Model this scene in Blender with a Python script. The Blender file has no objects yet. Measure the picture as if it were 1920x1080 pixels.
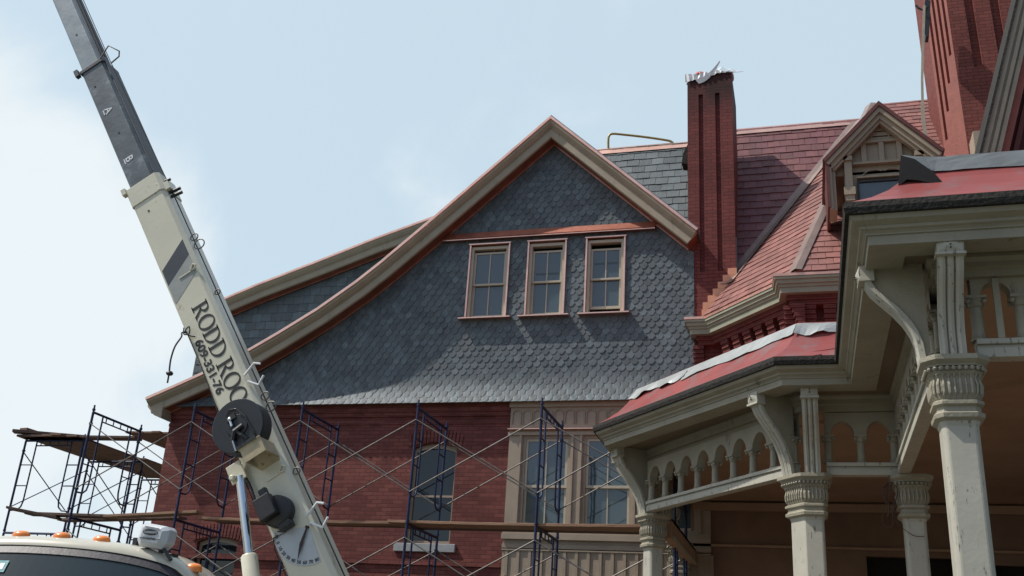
import bpy, math, random
from math import sin, cos, radians, pi, hypot, sqrt, atan2
from mathutils import Vector, Matrix
random.seed(7)
sc = bpy.context.scene
col = sc.collection

# ------------------------------------------------------------------ camera
YAW, PITCH, ROLL, FPX = radians(-16.96), radians(21.63), radians(3.716), 1886.0
EYE = Vector((0, 0, 1.6))
fw = Vector((sin(YAW)*cos(PITCH), cos(YAW)*cos(PITCH), sin(PITCH)))
rt0 = Vector((cos(YAW), -sin(YAW), 0)); up0 = rt0.cross(fw)
rt = cos(ROLL)*rt0 + sin(ROLL)*up0; up = -sin(ROLL)*rt0 + cos(ROLL)*up0
cam_d = bpy.data.cameras.new('camera'); cam = bpy.data.objects.new('camera', cam_d); col.objects.link(cam)
cam_d.sensor_width = 36; cam_d.lens = FPX*36/1920; cam_d.clip_end = 3000; cam_d.clip_start = .1
m = Matrix((rt, up, -fw)).transposed().to_4x4(); m.translation = EYE
cam.matrix_world = m
sc.camera = cam

# ------------------------------------------------------------------ sun, sky, exposure
SUN = Vector((-.54, -.19, .82)).normalized()      # direction towards the sun
sd = bpy.data.lights.new('sun', 'SUN'); sd.energy = 3.9; sd.angle = radians(.6); sd.color = (1, .955, .88)
so = bpy.data.objects.new('sun', sd); col.objects.link(so)
so.rotation_euler = SUN.to_track_quat('Z', 'Y').to_euler()
w = bpy.data.worlds.new('World'); sc.world = w; w.use_nodes = True
nt = w.node_tree; nt.nodes.clear()
out = nt.nodes.new('ShaderNodeOutputWorld'); bg = nt.nodes.new('ShaderNodeBackground')
sky = nt.nodes.new('ShaderNodeTexSky'); sky.sky_type = 'NISHITA'; sky.sun_disc = False
sky.sun_elevation = math.asin(SUN.z); sky.sun_rotation = atan2(SUN.x, SUN.y)
sky.air_density = 1.0; sky.dust_density = 2.2; sky.ozone_density = 1.4
bg.inputs[1].default_value = .12
tc = nt.nodes.new('ShaderNodeTexCoord')
def wn(t, **k):
    n = nt.nodes.new(t)
    for a, b in k.items(): setattr(n, a, b)
    return n
def cloud_dir(px, py): return (fw*FPX + rt*(px-960) - up*(py-540)).normalized()
# soft banks of cloud, laid out by direction in the sky
total = None
for (px, py, r0, amp) in [(40, 420, .165, 1.0), (-200, 560, .30, 1.0), (170, 500, .19, .9), (330, 470, .13, .45), (60, 760, .30, .6), (-300, 900, .5, .75), (760, 420, .09, .22), (250, 620, .2, .5), (-500, 400, .35, .9)]:
    d = cloud_dir(px, py)
    dot = wn('ShaderNodeVectorMath', operation='DOT_PRODUCT'); nt.links.new(tc.outputs['Generated'], dot.inputs[0]); dot.inputs[1].default_value = d
    mr = wn('ShaderNodeMapRange', interpolation_type='SMOOTHERSTEP')
    nt.links.new(dot.outputs['Value'], mr.inputs[0])
    mr.inputs[1].default_value = cos(r0); mr.inputs[2].default_value = cos(r0*.12); mr.inputs[3].default_value = 0; mr.inputs[4].default_value = amp
    if total is None: total = mr.outputs[0]
    else:
        mx = wn('ShaderNodeMath', operation='MAXIMUM'); nt.links.new(total, mx.inputs[0]); nt.links.new(mr.outputs[0], mx.inputs[1]); total = mx.outputs[0]
nz = wn('ShaderNodeTexNoise'); nz.inputs['Scale'].default_value = 4.2; nz.inputs['Detail'].default_value = 9; nz.inputs['Roughness'].default_value = .56
nz.inputs['Distortion'].default_value = .4
nt.links.new(tc.outputs['Generated'], nz.inputs['Vector'])
cn = wn('ShaderNodeMath', operation='MULTIPLY_ADD'); nt.links.new(nz.outputs['Fac'], cn.inputs[0]); cn.inputs[1].default_value = 1.9; nt.links.new(total, cn.inputs[2])
ml = wn('ShaderNodeMapRange', interpolation_type='SMOOTHSTEP'); nt.links.new(cn.outputs[0], ml.inputs[0]); ml.inputs[1].default_value = 1.12; ml.inputs[2].default_value = 1.85; ml.inputs[3].default_value = 0; ml.inputs[4].default_value = 1
veil = wn('ShaderNodeMath', operation='ADD', use_clamp=True); nt.links.new(ml.outputs[0], veil.inputs[0]); veil.inputs[1].default_value = 0.0
vd_ = wn('ShaderNodeVectorMath', operation='DOT_PRODUCT'); nt.links.new(tc.outputs['Generated'], vd_.inputs[0]); vd_.inputs[1].default_value = cloud_dir(900, 200)
vr_ = wn('ShaderNodeMapRange', interpolation_type='SMOOTHERSTEP'); nt.links.new(vd_.outputs['Value'], vr_.inputs[0]); vr_.inputs[1].default_value = .15; vr_.inputs[2].default_value = .9; vr_.inputs[3].default_value = .12; vr_.inputs[4].default_value = .78
thin = wn('ShaderNodeMixRGB'); nt.links.new(vr_.outputs[0], thin.inputs[0]); nt.links.new(sky.outputs[0], thin.inputs[1]); thin.inputs[2].default_value = (5.8, 7.1, 7.9, 1)
mixc = wn('ShaderNodeMixRGB'); nt.links.new(veil.outputs[0], mixc.inputs[0]); nt.links.new(thin.outputs[0], mixc.inputs[1]); mixc.inputs[2].default_value = (7.0, 7.6, 7.9, 1)
nt.links.new(mixc.outputs[0], bg.inputs[0]); nt.links.new(bg.outputs[0], out.inputs[0])
sc.view_settings.view_transform = 'Standard'; sc.view_settings.look = 'None'; sc.view_settings.exposure = 0.0; sc.view_settings.gamma = 1
sc.cycles.max_bounces = 6; sc.cycles.diffuse_bounces = 3; sc.cycles.glossy_bounces = 3

# ------------------------------------------------------------------ geometry helpers
def ray(x, y):
    return fw*FPX + rt*(x-960) - up*(y-540)
def onY(x, y, Y): d = ray(x, y); return EYE + d*(Y/d.y)
def onZ(x, y, Z): d = ray(x, y); return EYE + d*((Z-1.6)/d.z)

def smooth(pts, k=5):
    P = [Vector(p) for p in pts]; Q = [P[0]*2-P[1]]+P+[P[-1]*2-P[-2]]; res = []
    for i in range(1, len(Q)-2):
        for j in range(k):
            t = j/k; a, b, c, d = Q[i-1], Q[i], Q[i+1], Q[i+2]
            res.append(.5*((2*b)+(c-a)*t+(2*a-5*b+4*c-d)*t*t+(3*b-a-3*c+d)*t**3))
    return res+[P[-1]]
class MB:
    def __init__(s): s.v = []; s.f = []; s.r = []
    def poly(s, pts, rnd=None):
        i = len(s.v); s.v += [tuple(p) for p in pts]; s.f.append(tuple(range(i, i+len(pts)))); s.r.append(random.random() if rnd is None else rnd)
    def add(s, vs, fs, rnd=None):
        i = len(s.v); s.v += [tuple(p) for p in vs]
        q = random.random() if rnd is None else rnd
        for f in fs: s.f.append(tuple(i+k for k in f)); s.r.append(q)
    def box(s, x0, x1, y0, y1, z0, z1):
        s.add([(x, y, z) for x in (x0, x1) for y in (y0, y1) for z in (z0, z1)],
              [(0,1,3,2),(4,6,7,5),(0,4,5,1),(2,3,7,6),(0,2,6,4),(1,5,7,3)])
    def obox(s, c, ax, ay, az, hx, hy, hz):
        c = Vector(c); ax = Vector(ax).normalized(); ay = Vector(ay).normalized(); az = Vector(az).normalized()
        s.add([c+ax*i*hx+ay*j*hy+az*k*hz for i in (-1,1) for j in (-1,1) for k in (-1,1)],
              [(0,1,3,2),(4,6,7,5),(0,4,5,1),(2,3,7,6),(0,2,6,4),(1,5,7,3)])
    def bar(s, a, b, wd, ht, upv=(0,0,1)):
        a = Vector(a); b = Vector(b); d = (b-a); L = d.length; d.normalize()
        sx = d.cross(Vector(upv)).normalized(); uz = sx.cross(d).normalized()
        s.obox((a+b)/2, d, sx, uz, L/2, wd/2, ht/2)
    def tube(s, pts, r, n=8, cap=True, rs=None):
        pts = [Vector(p) for p in pts]; rings = []
        d0 = (pts[1]-pts[0]).normalized(); a = d0.orthogonal().normalized()
        for i, p in enumerate(pts):
            if i == 0: d = pts[1]-pts[0]
            elif i == len(pts)-1: d = pts[-1]-pts[-2]
            else: d = (pts[i+1]-p).normalized()+(p-pts[i-1]).normalized()
            d.normalize(); a = (a-d*a.dot(d)).normalized(); b = d.cross(a)
            rr = rs[i] if rs else r
            rings.append([p+(a*cos(2*pi*k/n)+b*sin(2*pi*k/n))*rr for k in range(n)])
        vs = [q for rg in rings for q in rg]; fs = []
        for i in range(len(pts)-1):
            for k in range(n): fs.append((i*n+k, i*n+(k+1)%n, (i+1)*n+(k+1)%n, (i+1)*n+k))
        if cap: fs.append(tuple(range(n))[::-1]); fs.append(tuple((len(pts)-1)*n+k for k in range(n)))
        s.add(vs, fs)
    def lathe(s, prof, c, n=12, ax=(0,0,1)):
        c = Vector(c); az = Vector(ax).normalized(); a = az.orthogonal().normalized(); b = az.cross(a)
        vs = []; fs = []
        for r, z in prof:
            for k in range(n): vs.append(c+az*z+(a*cos(2*pi*k/n)+b*sin(2*pi*k/n))*max(r, 1e-4))
        for i in range(len(prof)-1):
            for k in range(n): fs.append((i*n+k, i*n+(k+1)%n, (i+1)*n+(k+1)%n, (i+1)*n+k))
        fs.append(tuple(range(n))[::-1]); fs.append(tuple((len(prof)-1)*n+k for k in range(n)))
        s.add(vs, fs)
    def prism(s, pts, ext):           # closed polygon extruded by vector ext
        n = len(pts); e = Vector(ext); pts = [Vector(p) for p in pts]
        s.add(pts+[p+e for p in pts], [tuple(range(n))[::-1], tuple(range(n, 2*n))]+[(i, (i+1)%n, n+(i+1)%n, n+i) for i in range(n)])
    def loft(s, rings, closed=True, caps=True):
        n = len(rings[0]); vs = [q for r in rings for q in r]; fs = []
        kk = n if closed else n-1
        for i in range(len(rings)-1):
            for k in range(kk): fs.append((i*n+k, i*n+(k+1)%n, (i+1)*n+(k+1)%n, (i+1)*n+k))
        if caps: fs.append(tuple(range(n))[::-1]); fs.append(tuple((len(rings)-1)*n+k for k in range(n)))
        s.add(vs, fs)

OFF = {}
def empty(name, loc, label, cat, group=None, kind=None):
    o = bpy.data.objects.new(name, None); o.empty_display_size = .3; col.objects.link(o); o.location = loc
    o['label'] = label; o['category'] = cat
    if group: o['group'] = group
    if kind: o['kind'] = kind
    OFF[o.name] = Vector(loc); return o
def build(name, mb, mat, parent=None, label=None, smooth=False, bevel=0, loc=None, fixn=True):
    off = OFF[parent.name] if parent else (Vector(loc) if loc is not None else Vector((0,0,0)))
    me = bpy.data.meshes.new(name)
    me.from_pydata([tuple(Vector(v)-off) for v in mb.v], [], mb.f)
    if mb.r and len(mb.r) == len(me.polygons):
        at = me.attributes.new('rnd', 'FLOAT', 'FACE'); at.data.foreach_set('value', mb.r)
    me.materials.append(mat); me.update()
    if fixn:
        import bmesh
        bm = bmesh.new(); bm.from_mesh(me); bmesh.ops.recalc_face_normals(bm, faces=bm.faces[:]); bm.to_mesh(me); bm.free()
    o = bpy.data.objects.new(name, me); col.objects.link(o)
    if parent: o.parent = parent; OFF[o.name] = off
    else: o.location = off; OFF[o.name] = off
    if label: o['label'] = label
    if smooth:
        for p in me.polygons: p.use_smooth = True
        try: me.set_sharp_from_angle(angle=radians(38))
        except Exception: pass
    if bevel:
        b = o.modifiers.new('bevel', 'BEVEL'); b.width = bevel; b.segments = 2; b.limit_method = 'ANGLE'; b.angle_limit = radians(40)
    return o
def tag(o, label, cat, group=None):
    o['label'] = label; o['category'] = cat
    if group: o['group'] = group
    return o
def move(o, name=None):
    return o

def sweep(mb, path, prof, closed_prof=True, cap=True):
    """plan path [(x,y)], profile [(outward, z)]; outward is the right-hand side of travel"""
    n = len(path); P = [Vector((p[0], p[1])) for p in path]; offs = []
    for i in range(n):
        ds = []
        if i > 0: ds.append((P[i]-P[i-1]).normalized())
        if i < n-1: ds.append((P[i+1]-P[i]).normalized())
        ns = [Vector((d.y, -d.x)) for d in ds]
        if len(ns) == 1: offs.append(ns[0])
        else:
            b = (ns[0]+ns[1]).normalized(); offs.append(b/max(.25, b.dot(ns[0])))
    rings = [[(P[i].x+offs[i].x*o, P[i].y+offs[i].y*o, z) for o, z in prof] for i in range(n)]
    mb.loft(rings, closed=closed_prof, caps=cap and closed_prof)
def offset_path(path, o):
    mb = MB(); sweep(mb, path, [(o, 0)], closed_prof=False, cap=False)
    return [(v[0], v[1]) for v in mb.v]

# 2D convex clipping
def clip_half(poly, nx, ny, c):      # keep nx*x+ny*y <= c
    res = []
    for i in range(len(poly)):
        a = poly[i]; b = poly[(i+1) % len(poly)]
        da = nx*a[0]+ny*a[1]-c; db = nx*b[0]+ny*b[1]-c
        if da <= 0: res.append(a)
        if (da < 0 < db) or (db < 0 < da):
            t = da/(da-db); res.append((a[0]+(b[0]-a[0])*t, a[1]+(b[1]-a[1])*t))
    return res
def area(p): return abs(sum(p[i][0]*p[(i+1)%len(p)][1]-p[(i+1)%len(p)][0]*p[i][1] for i in range(len(p))))/2
def clip_conv(poly, reg):
    cx = sum(p[0] for p in reg)/len(reg); cy = sum(p[1] for p in reg)/len(reg)
    for i in range(len(reg)):
        a = reg[i]; b = reg[(i+1) % len(reg)]; nx, ny = b[1]-a[1], a[0]-b[0]; c = nx*a[0]+ny*a[1]
        if nx*cx+ny*cy > c: nx, ny, c = -nx, -ny, -c
        poly = clip_half(poly, nx, ny, c)
        if len(poly) < 3: return []
    return poly
def tile_field(mb, o, U, V, regions, w, h, kind='rect', holes=(), thk=.014, flare=None, jit=.0):
    """overlapping slates as real wedges on the plane o + u U + v V"""
    o = Vector(o); U = Vector(U).normalized(); V = Vector(V).normalized(); N = U.cross(V)
    us = [p[0] for r in regions for p in r]; vs = [p[1] for r in regions for p in r]
    u0, u1, v0, v1 = min(us), max(us), min(vs), max(vs)
    j = 0; v = v0-h
    while v < v1:
        i = -1 if j % 2 else -.5
        while u0+i*w < u1+w:
            uc = u0+(i+.5)*w + random.uniform(-jit, jit)*w; rnd = random.random(); g = w*(.487 if kind == 'rect' else .474)
            vb = v+random.uniform(-1, 1)*h*.04
            if kind == 'hex':
                q = w*.30; H = h*1.9
                poly = [(uc-g, vb+h*.66), (uc-w*.2, vb), (uc+w*.2, vb), (uc+g, vb+h*.66), (uc+g, vb+H), (uc-g, vb+H)]
                poly = [(uc-g, vb+h*.52), (uc-w*.22, vb+h*.05), (uc, vb-h*.02), (uc+w*.22, vb+h*.05), (uc+g, vb+h*.52), (uc+g, vb+H), (uc-g, vb+H)]
            else:
                H = h*1.5; sk = random.uniform(-1, 1)*h*.03
                poly = [(uc-g, vb-sk), (uc+g, vb+sk), (uc+g, vb+H), (uc-g, vb+H)]
            tl = random.uniform(.8, 1.25)
            for r in regions:
                p = clip_conv(poly, r)
                parts = [p] if len(p) > 2 else []
                for (hx0, hx1, hy0, hy1) in holes:
                    np_ = []
                    for p in parts:
                        if min(a[0] for a in p) >= hx1 or max(a[0] for a in p) <= hx0 or min(a[1] for a in p) >= hy1 or max(a[1] for a in p) <= hy0:
                            np_.append(p); continue
                        np_ += [clip_half(p, 1, 0, hx0), clip_half(p, -1, 0, -hx1)]
                        mid = clip_half(clip_half(p, -1, 0, -hx0), 1, 0, hx1) if len(p) > 2 else []
                        if len(mid) > 2: np_ += [clip_half(mid, 0, 1, hy0), clip_half(mid, 0, -1, -hy1)]
                    parts = [p for p in np_ if len(p) > 2]
                for p in parts:
                    if area(p) < w*h*.01: continue
                    def pt(a, k):
                        n = k*(thk*tl*(1-(a[1]-vb)/H)+.003)
                        if flare: n += flare(a[1])
                        return o+U*a[0]+V*a[1]+N*n
                    top = [pt(a, 1) for a in p]; bot = [pt(a, 0)-N*.004 for a in p]; k = len(p)
                    mb.add(top+bot, [tuple(range(k))]+[(a, (a+1)%k, k+(a+1)%k, k+a) for a in range(k)], rnd)
            i += 1
        j += 1; v += h

# ------------------------------------------------------------------ materials
def M(name, base, rough=.6, metal=0., var=.18, scale=6., bump=.1, bscale=40., rnd=0., spec=None, streak=None, stain=None, sscale=1.5, sthr=(.55,.7), coat=0, stretch=None, tint=None):
    mt = bpy.data.materials.new(name); mt.use_nodes = True; t = mt.node_tree; t.nodes.clear()
    N = t.nodes.new; L = t.links.new
    o = N('ShaderNodeOutputMaterial'); b = N('ShaderNodeBsdfPrincipled'); L(b.outputs[0], o.inputs[0])
    b.inputs['Roughness'].default_value = rough; b.inputs['Metallic'].default_value = metal
    if spec is not None: b.inputs['Specular IOR Level'].default_value = spec
    c = N('ShaderNodeTexCoord'); mp = N('ShaderNodeMapping'); L(c.outputs['Object'], mp.inputs[0])
    if stretch: mp.inputs['Scale'].default_value = stretch
    n1 = N('ShaderNodeTexNoise'); n1.inputs['Scale'].default_value = scale; n1.inputs['Detail'].default_value = 6; n1.inputs['Roughness'].default_value = .6; L(mp.outputs[0], n1.inputs['Vector'])
    mr = N('ShaderNodeMapRange'); L(n1.outputs['Fac'], mr.inputs[0]); mr.inputs[1].default_value = .3; mr.inputs[2].default_value = .7
    mr.inputs[3].default_value = 1-var; mr.inputs[4].default_value = 1+var
    fac = mr.outputs[0]
    if rnd:
        a = N('ShaderNodeAttribute'); a.attribute_name = 'rnd'
        m2 = N('ShaderNodeMapRange'); L(a.outputs['Fac'], m2.inputs[0]); m2.inputs[3].default_value = 1-rnd; m2.inputs[4].default_value = 1+rnd
        mm = N('ShaderNodeMath'); mm.operation = 'MULTIPLY'; L(fac, mm.inputs[0]); L(m2.outputs[0], mm.inputs[1]); fac = mm.outputs[0]
    vm = N('ShaderNodeVectorMath'); vm.operation = 'SCALE'; vm.inputs[0].default_value = base; L(fac, vm.inputs['Scale'])
    colr = vm.outputs[0]
    if tint and rnd:
        a2 = N('ShaderNodeTexWhiteNoise'); a2.noise_dimensions = '1D'; L(a.outputs['Fac'], a2.inputs['W'])
        rr = N('ShaderNodeMapRange'); L(a2.outputs['Value'], rr.inputs[0]); rr.inputs[1].default_value = .45; rr.inputs[2].default_value = 1; rr.inputs[4].default_value = .6
        mt2 = N('ShaderNodeMixRGB'); L(rr.outputs[0], mt2.inputs[0]); L(colr, mt2.inputs[1]); mt2.inputs[2].default_value = (*tint, 1); colr = mt2.outputs[0]
    if stain:
        n3 = N('ShaderNodeTexNoise'); n3.inputs['Scale'].default_value = sscale; n3.inputs['Detail'].default_value = 9; n3.inputs['Roughness'].default_value = .68
        mp3 = N('ShaderNodeMapping'); L(c.outputs['Object'], mp3.inputs[0]); mp3.inputs['Scale'].default_value = streak or (1, 1, 1); L(mp3.outputs[0], n3.inputs['Vector'])
        r3 = N('ShaderNodeMapRange'); r3.interpolation_type = 'SMOOTHSTEP'; L(n3.outputs['Fac'], r3.inputs[0]); r3.inputs[1].default_value = sthr[0]; r3.inputs[2].default_value = sthr[1]
        m3 = N('ShaderNodeMixRGB'); L(r3.outputs[0], m3.inputs[0]); L(colr, m3.inputs[1]); m3.inputs[2].default_value = (*stain, 1); colr = m3.outputs[0]
    L(colr, b.inputs['Base Color'])
    if coat: b.inputs['Coat Weight'].default_value = coat; b.inputs['Coat Roughness'].default_value = .15
    if bump:
        nb = N('ShaderNodeTexNoise'); nb.inputs['Scale'].default_value = bscale; nb.inputs['Detail'].default_value = 6; L(mp.outputs[0], nb.inputs['Vector'])
        bb = N('ShaderNodeBump'); bb.inputs['Strength'].default_value = bump; bb.inputs['Distance'].default_value = .02; L(nb.outputs['Fac'], bb.inputs['Height']); L(bb.outputs[0], b.inputs['Normal'])
    return mt
def brick_mat(name, c1, c2, mortar, soot=0., size=(.215, .075), bumpd=.006, soot_z=(12.2, 13.6)):
    mt = bpy.data.materials.new(name); mt.use_nodes = True; t = mt.node_tree; t.nodes.clear()
    N = t.nodes.new; L = t.links.new
    o = N('ShaderNodeOutputMaterial'); b = N('ShaderNodeBsdfPrincipled'); L(b.outputs[0], o.inputs[0]); b.inputs['Roughness'].default_value = .75
    b.inputs['Specular IOR Level'].default_value = .25
    g = N('ShaderNodeNewGeometry'); s = N('ShaderNodeSeparateXYZ'); L(g.outputs['Position'], s.inputs[0])
    d = N('ShaderNodeMath'); d.operation = 'SUBTRACT'; L(s.outputs[0], d.inputs[0]); L(s.outputs[1], d.inputs[1])
    cb = N('ShaderNodeCombineXYZ'); L(d.outputs[0], cb.inputs[0]); L(s.outputs[2], cb.inputs[1])
    wob = N('ShaderNodeTexNoise'); wob.inputs['Scale'].default_value = 5; L(g.outputs['Position'], wob.inputs['Vector'])
    wv = N('ShaderNodeVectorMath'); wv.operation = 'MULTIPLY_ADD'; L(wob.outputs['Color'], wv.inputs[0]); wv.inputs[1].default_value = (.012, .012, 0); L(cb.outputs[0], wv.inputs[2])
    br = N('ShaderNodeTexBrick'); L(wv.outputs[0], br.inputs['Vector']); br.inputs['Scale'].default_value = 1
    br.inputs['Brick Width'].default_value = size[0]; br.inputs['Row Height'].default_value = size[1]; br.inputs['Mortar Size'].default_value = .006; br.inputs['Mortar Smooth'].default_value = .3
    br.inputs['Color1'].default_value = (*c1, 1); br.inputs['Color2'].default_value = (*c2, 1); br.inputs['Mortar'].default_value = (*mortar, 1); br.inputs['Bias'].default_value = -.1
    n1 = N('ShaderNodeTexNoise'); n1.inputs['Scale'].default_value = 1.3; n1.inputs['Detail'].default_value = 8; n1.inputs['Roughness'].default_value = .7; L(g.outputs['Position'], n1.inputs['Vector'])
    mr = N('ShaderNodeMapRange'); L(n1.outputs['Fac'], mr.inputs[0]); mr.inputs[1].default_value = .3; mr.inputs[2].default_value = .7; mr.inputs[3].default_value = .74; mr.inputs[4].default_value = 1.2
    vm = N('ShaderNodeVectorMath'); vm.operation = 'SCALE'; L(br.outputs['Color'], vm.inputs[0]); L(mr.outputs[0], vm.inputs['Scale'])
    cc = vm.outputs[0]
    n5 = N('ShaderNodeTexNoise'); n5.inputs['Scale'].default_value = 3.2; n5.inputs['Detail'].default_value = 10; n5.inputs['Roughness'].default_value = .75; L(g.outputs['Position'], n5.inputs['Vector'])
    r5 = N('ShaderNodeMapRange'); L(n5.outputs['Fac'], r5.inputs[0]); r5.inputs[1].default_value = .66; r5.inputs[2].default_value = .74
    m5 = N('ShaderNodeMixRGB'); L(r5.outputs[0], m5.inputs[0]); L(cc, m5.inputs[1]); m5.inputs[2].default_value = (c1[0]*1.5+.05, c1[1]*2+.05, c1[2]*2+.05, 1); cc = m5.outputs[0]
    if soot:
        r4 = N('ShaderNodeMapRange'); L(s.outputs[2], r4.inputs[0]); r4.inputs[1].default_value = soot_z[0]; r4.inputs[2].default_value = soot_z[1]
        n4 = N('ShaderNodeTexNoise'); n4.inputs['Scale'].default_value = 2.2; n4.inputs['Detail'].default_value = 6; L(g.outputs['Position'], n4.inputs['Vector'])
        a4 = N('ShaderNodeMath'); a4.operation = 'MULTIPLY'; L(r4.outputs[0], a4.inputs[0]); L(n4.outputs['Fac'], a4.inputs[1])
        a5 = N('ShaderNodeMath'); a5.operation = 'MULTIPLY'; a5.use_clamp = True; L(a4.outputs[0], a5.inputs[0]); a5.inputs[1].default_value = soot*2
        m4 = N('ShaderNodeMixRGB'); L(a5.outputs[0], m4.inputs[0]); L(cc, m4.inputs[1]); m4.inputs[2].default_value = (.035, .018, .017, 1); cc = m4.outputs[0]
    L(cc, b.inputs['Base Color'])
    nb = N('ShaderNodeTexNoise'); nb.inputs['Scale'].default_value = 60; L(g.outputs['Position'], nb.inputs['Vector'])
    ad = N('ShaderNodeMath'); ad.operation = 'MULTIPLY_ADD'; L(nb.outputs['Fac'], ad.inputs[0]); ad.inputs[1].default_value = .35
    iv = N('ShaderNodeMath'); iv.operation = 'SUBTRACT'; iv.inputs[0].default_value = 1; L(br.outputs['Fac'], iv.inputs[1]); L(iv.outputs[0], ad.inputs[2])
    bb = N('ShaderNodeBump'); bb.inputs['Strength'].default_value = .8; bb.inputs['Distance'].default_value = bumpd; L(ad.outputs[0], bb.inputs['Height']); L(bb.outputs[0], b.inputs['Normal'])
    return mt

m_slate = M('grey_slate', (.112, .138, .150), .55, var=.28, scale=9, rnd=.26, bump=.14, bscale=60, spec=.35, tint=(.112, .120, .128))
m_slate2 = M('grey_roof_slate', (.085, .108, .116), .48, var=.28, scale=5, rnd=.34, bump=.3, bscale=40, spec=.6, tint=(.10, .115, .115))
m_maroon = M('maroon_slate_shaded', (.17, .062, .064), .55, var=.2, scale=6, rnd=.22, bump=.25, bscale=50, tint=(.165, .058, .070))  # shaded copy of the roof slate, shade put into the colour
m_salmon = M('maroon_slate_sunlit', (.26, .108, .092), .55, var=.2, scale=6, rnd=.22, bump=.25, bscale=50, tint=(.23, .10, .088))  # sunlit copy of the same roof slate, lightened in the colour
m_copper = M('new_copper', (.96, .56, .43), .33, metal=1, var=.14, scale=5, bump=.12, bscale=14)
m_coppertrim = M('copper_flashing', (.80, .45, .35), .42, metal=.85, var=.2, scale=5, bump=.1, bscale=20)
m_copperdull = M('brown_copper', (.30, .105, .066), .5, metal=.5, var=.22, scale=4, bump=.08, bscale=18)
m_coppersheet = M('peach_copper', (.72, .33, .20), .5, metal=.35, var=.12, scale=5, bump=.1, bscale=14)
m_trim = M('cream_house_trim', (.38, .315, .225), .55, var=.1, scale=3, bump=.12, bscale=60, stain=(.16, .135, .10), sscale=7, sthr=(.6, .74), streak=(1, 1, .25))
m_soffit = M('brown_soffit', (.13, .085, .055), .6, var=.2, scale=3)
m_bay = M('taupe_bay_paint', (.36, .29, .22), .6, var=.1, scale=3, bump=.08, bscale=60)
m_sash = M('pale_sash_paint', (.50, .44, .34), .5, var=.06, scale=3, bump=.05)
m_porch = M('weathered_cream_paint', (.335, .305, .23), .62, var=.12, scale=2.5, bump=.28, bscale=45, stain=(.14, .12, .09), sscale=5, sthr=(.60, .71), streak=(1, 1, .3))
m_post = M('peeling_cream_paint', (.46, .44, .365), .62, var=.1, scale=3, bump=.07, bscale=30, stain=(.20, .185, .155), sscale=18, sthr=(.60, .625), streak=(1.5, 1.5, .35))
m_ceiling = M('tan_porch_ceiling', (.38, .25, .165), .8, var=.14, scale=1.2, bump=.05, bscale=30)
m_pwall = M('brown_porch_wall', (.23, .145, .097), .8, var=.16, scale=1.5)
m_gutter = M('tarred_gutter', (.018, .016, .013), .9, var=.5, scale=14, bump=.8, bscale=30, stain=(.055, .05, .035), sscale=8, sthr=(.62, .75))
m_redmetal = M('faded_red_metal', (.27, .062, .058), .48, var=.16, scale=1.6, bump=.12, bscale=6, stain=(.20, .115, .112), sscale=3.5, sthr=(.46, .70), streak=(1, 1, .5), spec=.3)
m_ridge = M('weathered_copper_ridge', (.52, .33, .29), .5, metal=.5, var=.15, scale=3)
m_lead = M('lead_sheet', (.12, .135, .142), .6, metal=.0, var=.2, scale=2.2, bump=.3, bscale=5)
m_leadpale = M('galvanised_flashing', (.36, .38, .375), .45, metal=.4, var=.1, scale=3, bump=.3, bscale=6)
m_leadvalley = M('aged_lead_valley', (.25, .185, .165), .5, metal=.35, var=.2, scale=3, bump=.2, bscale=10)
m_brick = brick_mat('painted_red_brick', (.155, .046, .040), (.235, .076, .062), (.115, .038, .034))
m_brick_ch = brick_mat('chimney_brick', (.20, .052, .045), (.15, .040, .036), (.08, .026, .024), soot=1.0, soot_z=(12.5, 13.5))
m_brick_big = brick_mat('tall_chimney_brick', (.235, .070, .054), (.185, .052, .042), (.09, .03, .026))
m_brick_dark = brick_mat('corbel_brick', (.18, .054, .046), (.145, .043, .038), (.10, .032, .029), bumpd=.003)
m_sal = M('salmon_board_sunlit_flank', (.27, .085, .064), .7, var=.15, scale=6, bump=.3, bscale=30)  # gable board colour; on the chimney flank it paints the sunlit tone
m_red = M('red_flute_paint', (.12, .034, .030), .7, var=.2, scale=5)
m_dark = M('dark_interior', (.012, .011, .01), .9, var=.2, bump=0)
m_black = M('black_plastic', (.02, .021, .023), .45, var=.2, scale=8, bump=.05)
m_reel = M('black_reel', (.016, .020, .025), .4, var=.15, scale=5, bump=.05)
m_blue = M('blue_scaffold_paint', (.014, .024, .075), .45, metal=.2, var=.4, scale=9, bump=.1, stain=(.10, .045, .025), sscale=12, sthr=(.6, .72))
m_galv = M('galvanised_tube', (.155, .148, .138), .5, metal=.4, var=.3, scale=7, bump=.05, stain=(.15, .09, .06), sscale=9, sthr=(.52, .7))
m_plank = M('weathered_plank', (.27, .155, .095), .75, var=.3, scale=4, bump=.3, bscale=14, stretch=(.35, 3, 6), rnd=.2)
m_plankd = M('old_dark_plank', (.135, .082, .062), .8, var=.3, scale=4, bump=.3, bscale=14, stretch=(.5, 3, 6), rnd=.3)
m_ply = M('plywood_deck', (.20, .115, .075), .75, var=.25, scale=3, bump=.1)
m_boom = M('cream_boom_paint', (.66, .63, .49), .38, var=.06, scale=2.5, bump=.06, bscale=20, stain=(.36, .31, .20), sscale=5, sthr=(.58, .75), coat=.25)
m_boomg = M('grey_boom_paint', (.105, .125, .135), .40, metal=.35, var=.25, scale=3.5, bump=.12, bscale=14, stain=(.22, .25, .255), sscale=3.5, sthr=(.52, .7), streak=(1, 1, 1))
m_boomg2 = M('light_grey_boom_paint', (.24, .28, .295), .38, metal=.35, var=.22, scale=3, bump=.1, bscale=14, stain=(.30, .33, .335), sscale=4, sthr=(.5, .68))
m_boomd = M('dark_boom_top', (.045, .045, .058), .55, var=.2, scale=4)
m_navy = M('navy_stripe', (.035, .042, .058), .45, var=.1)
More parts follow.
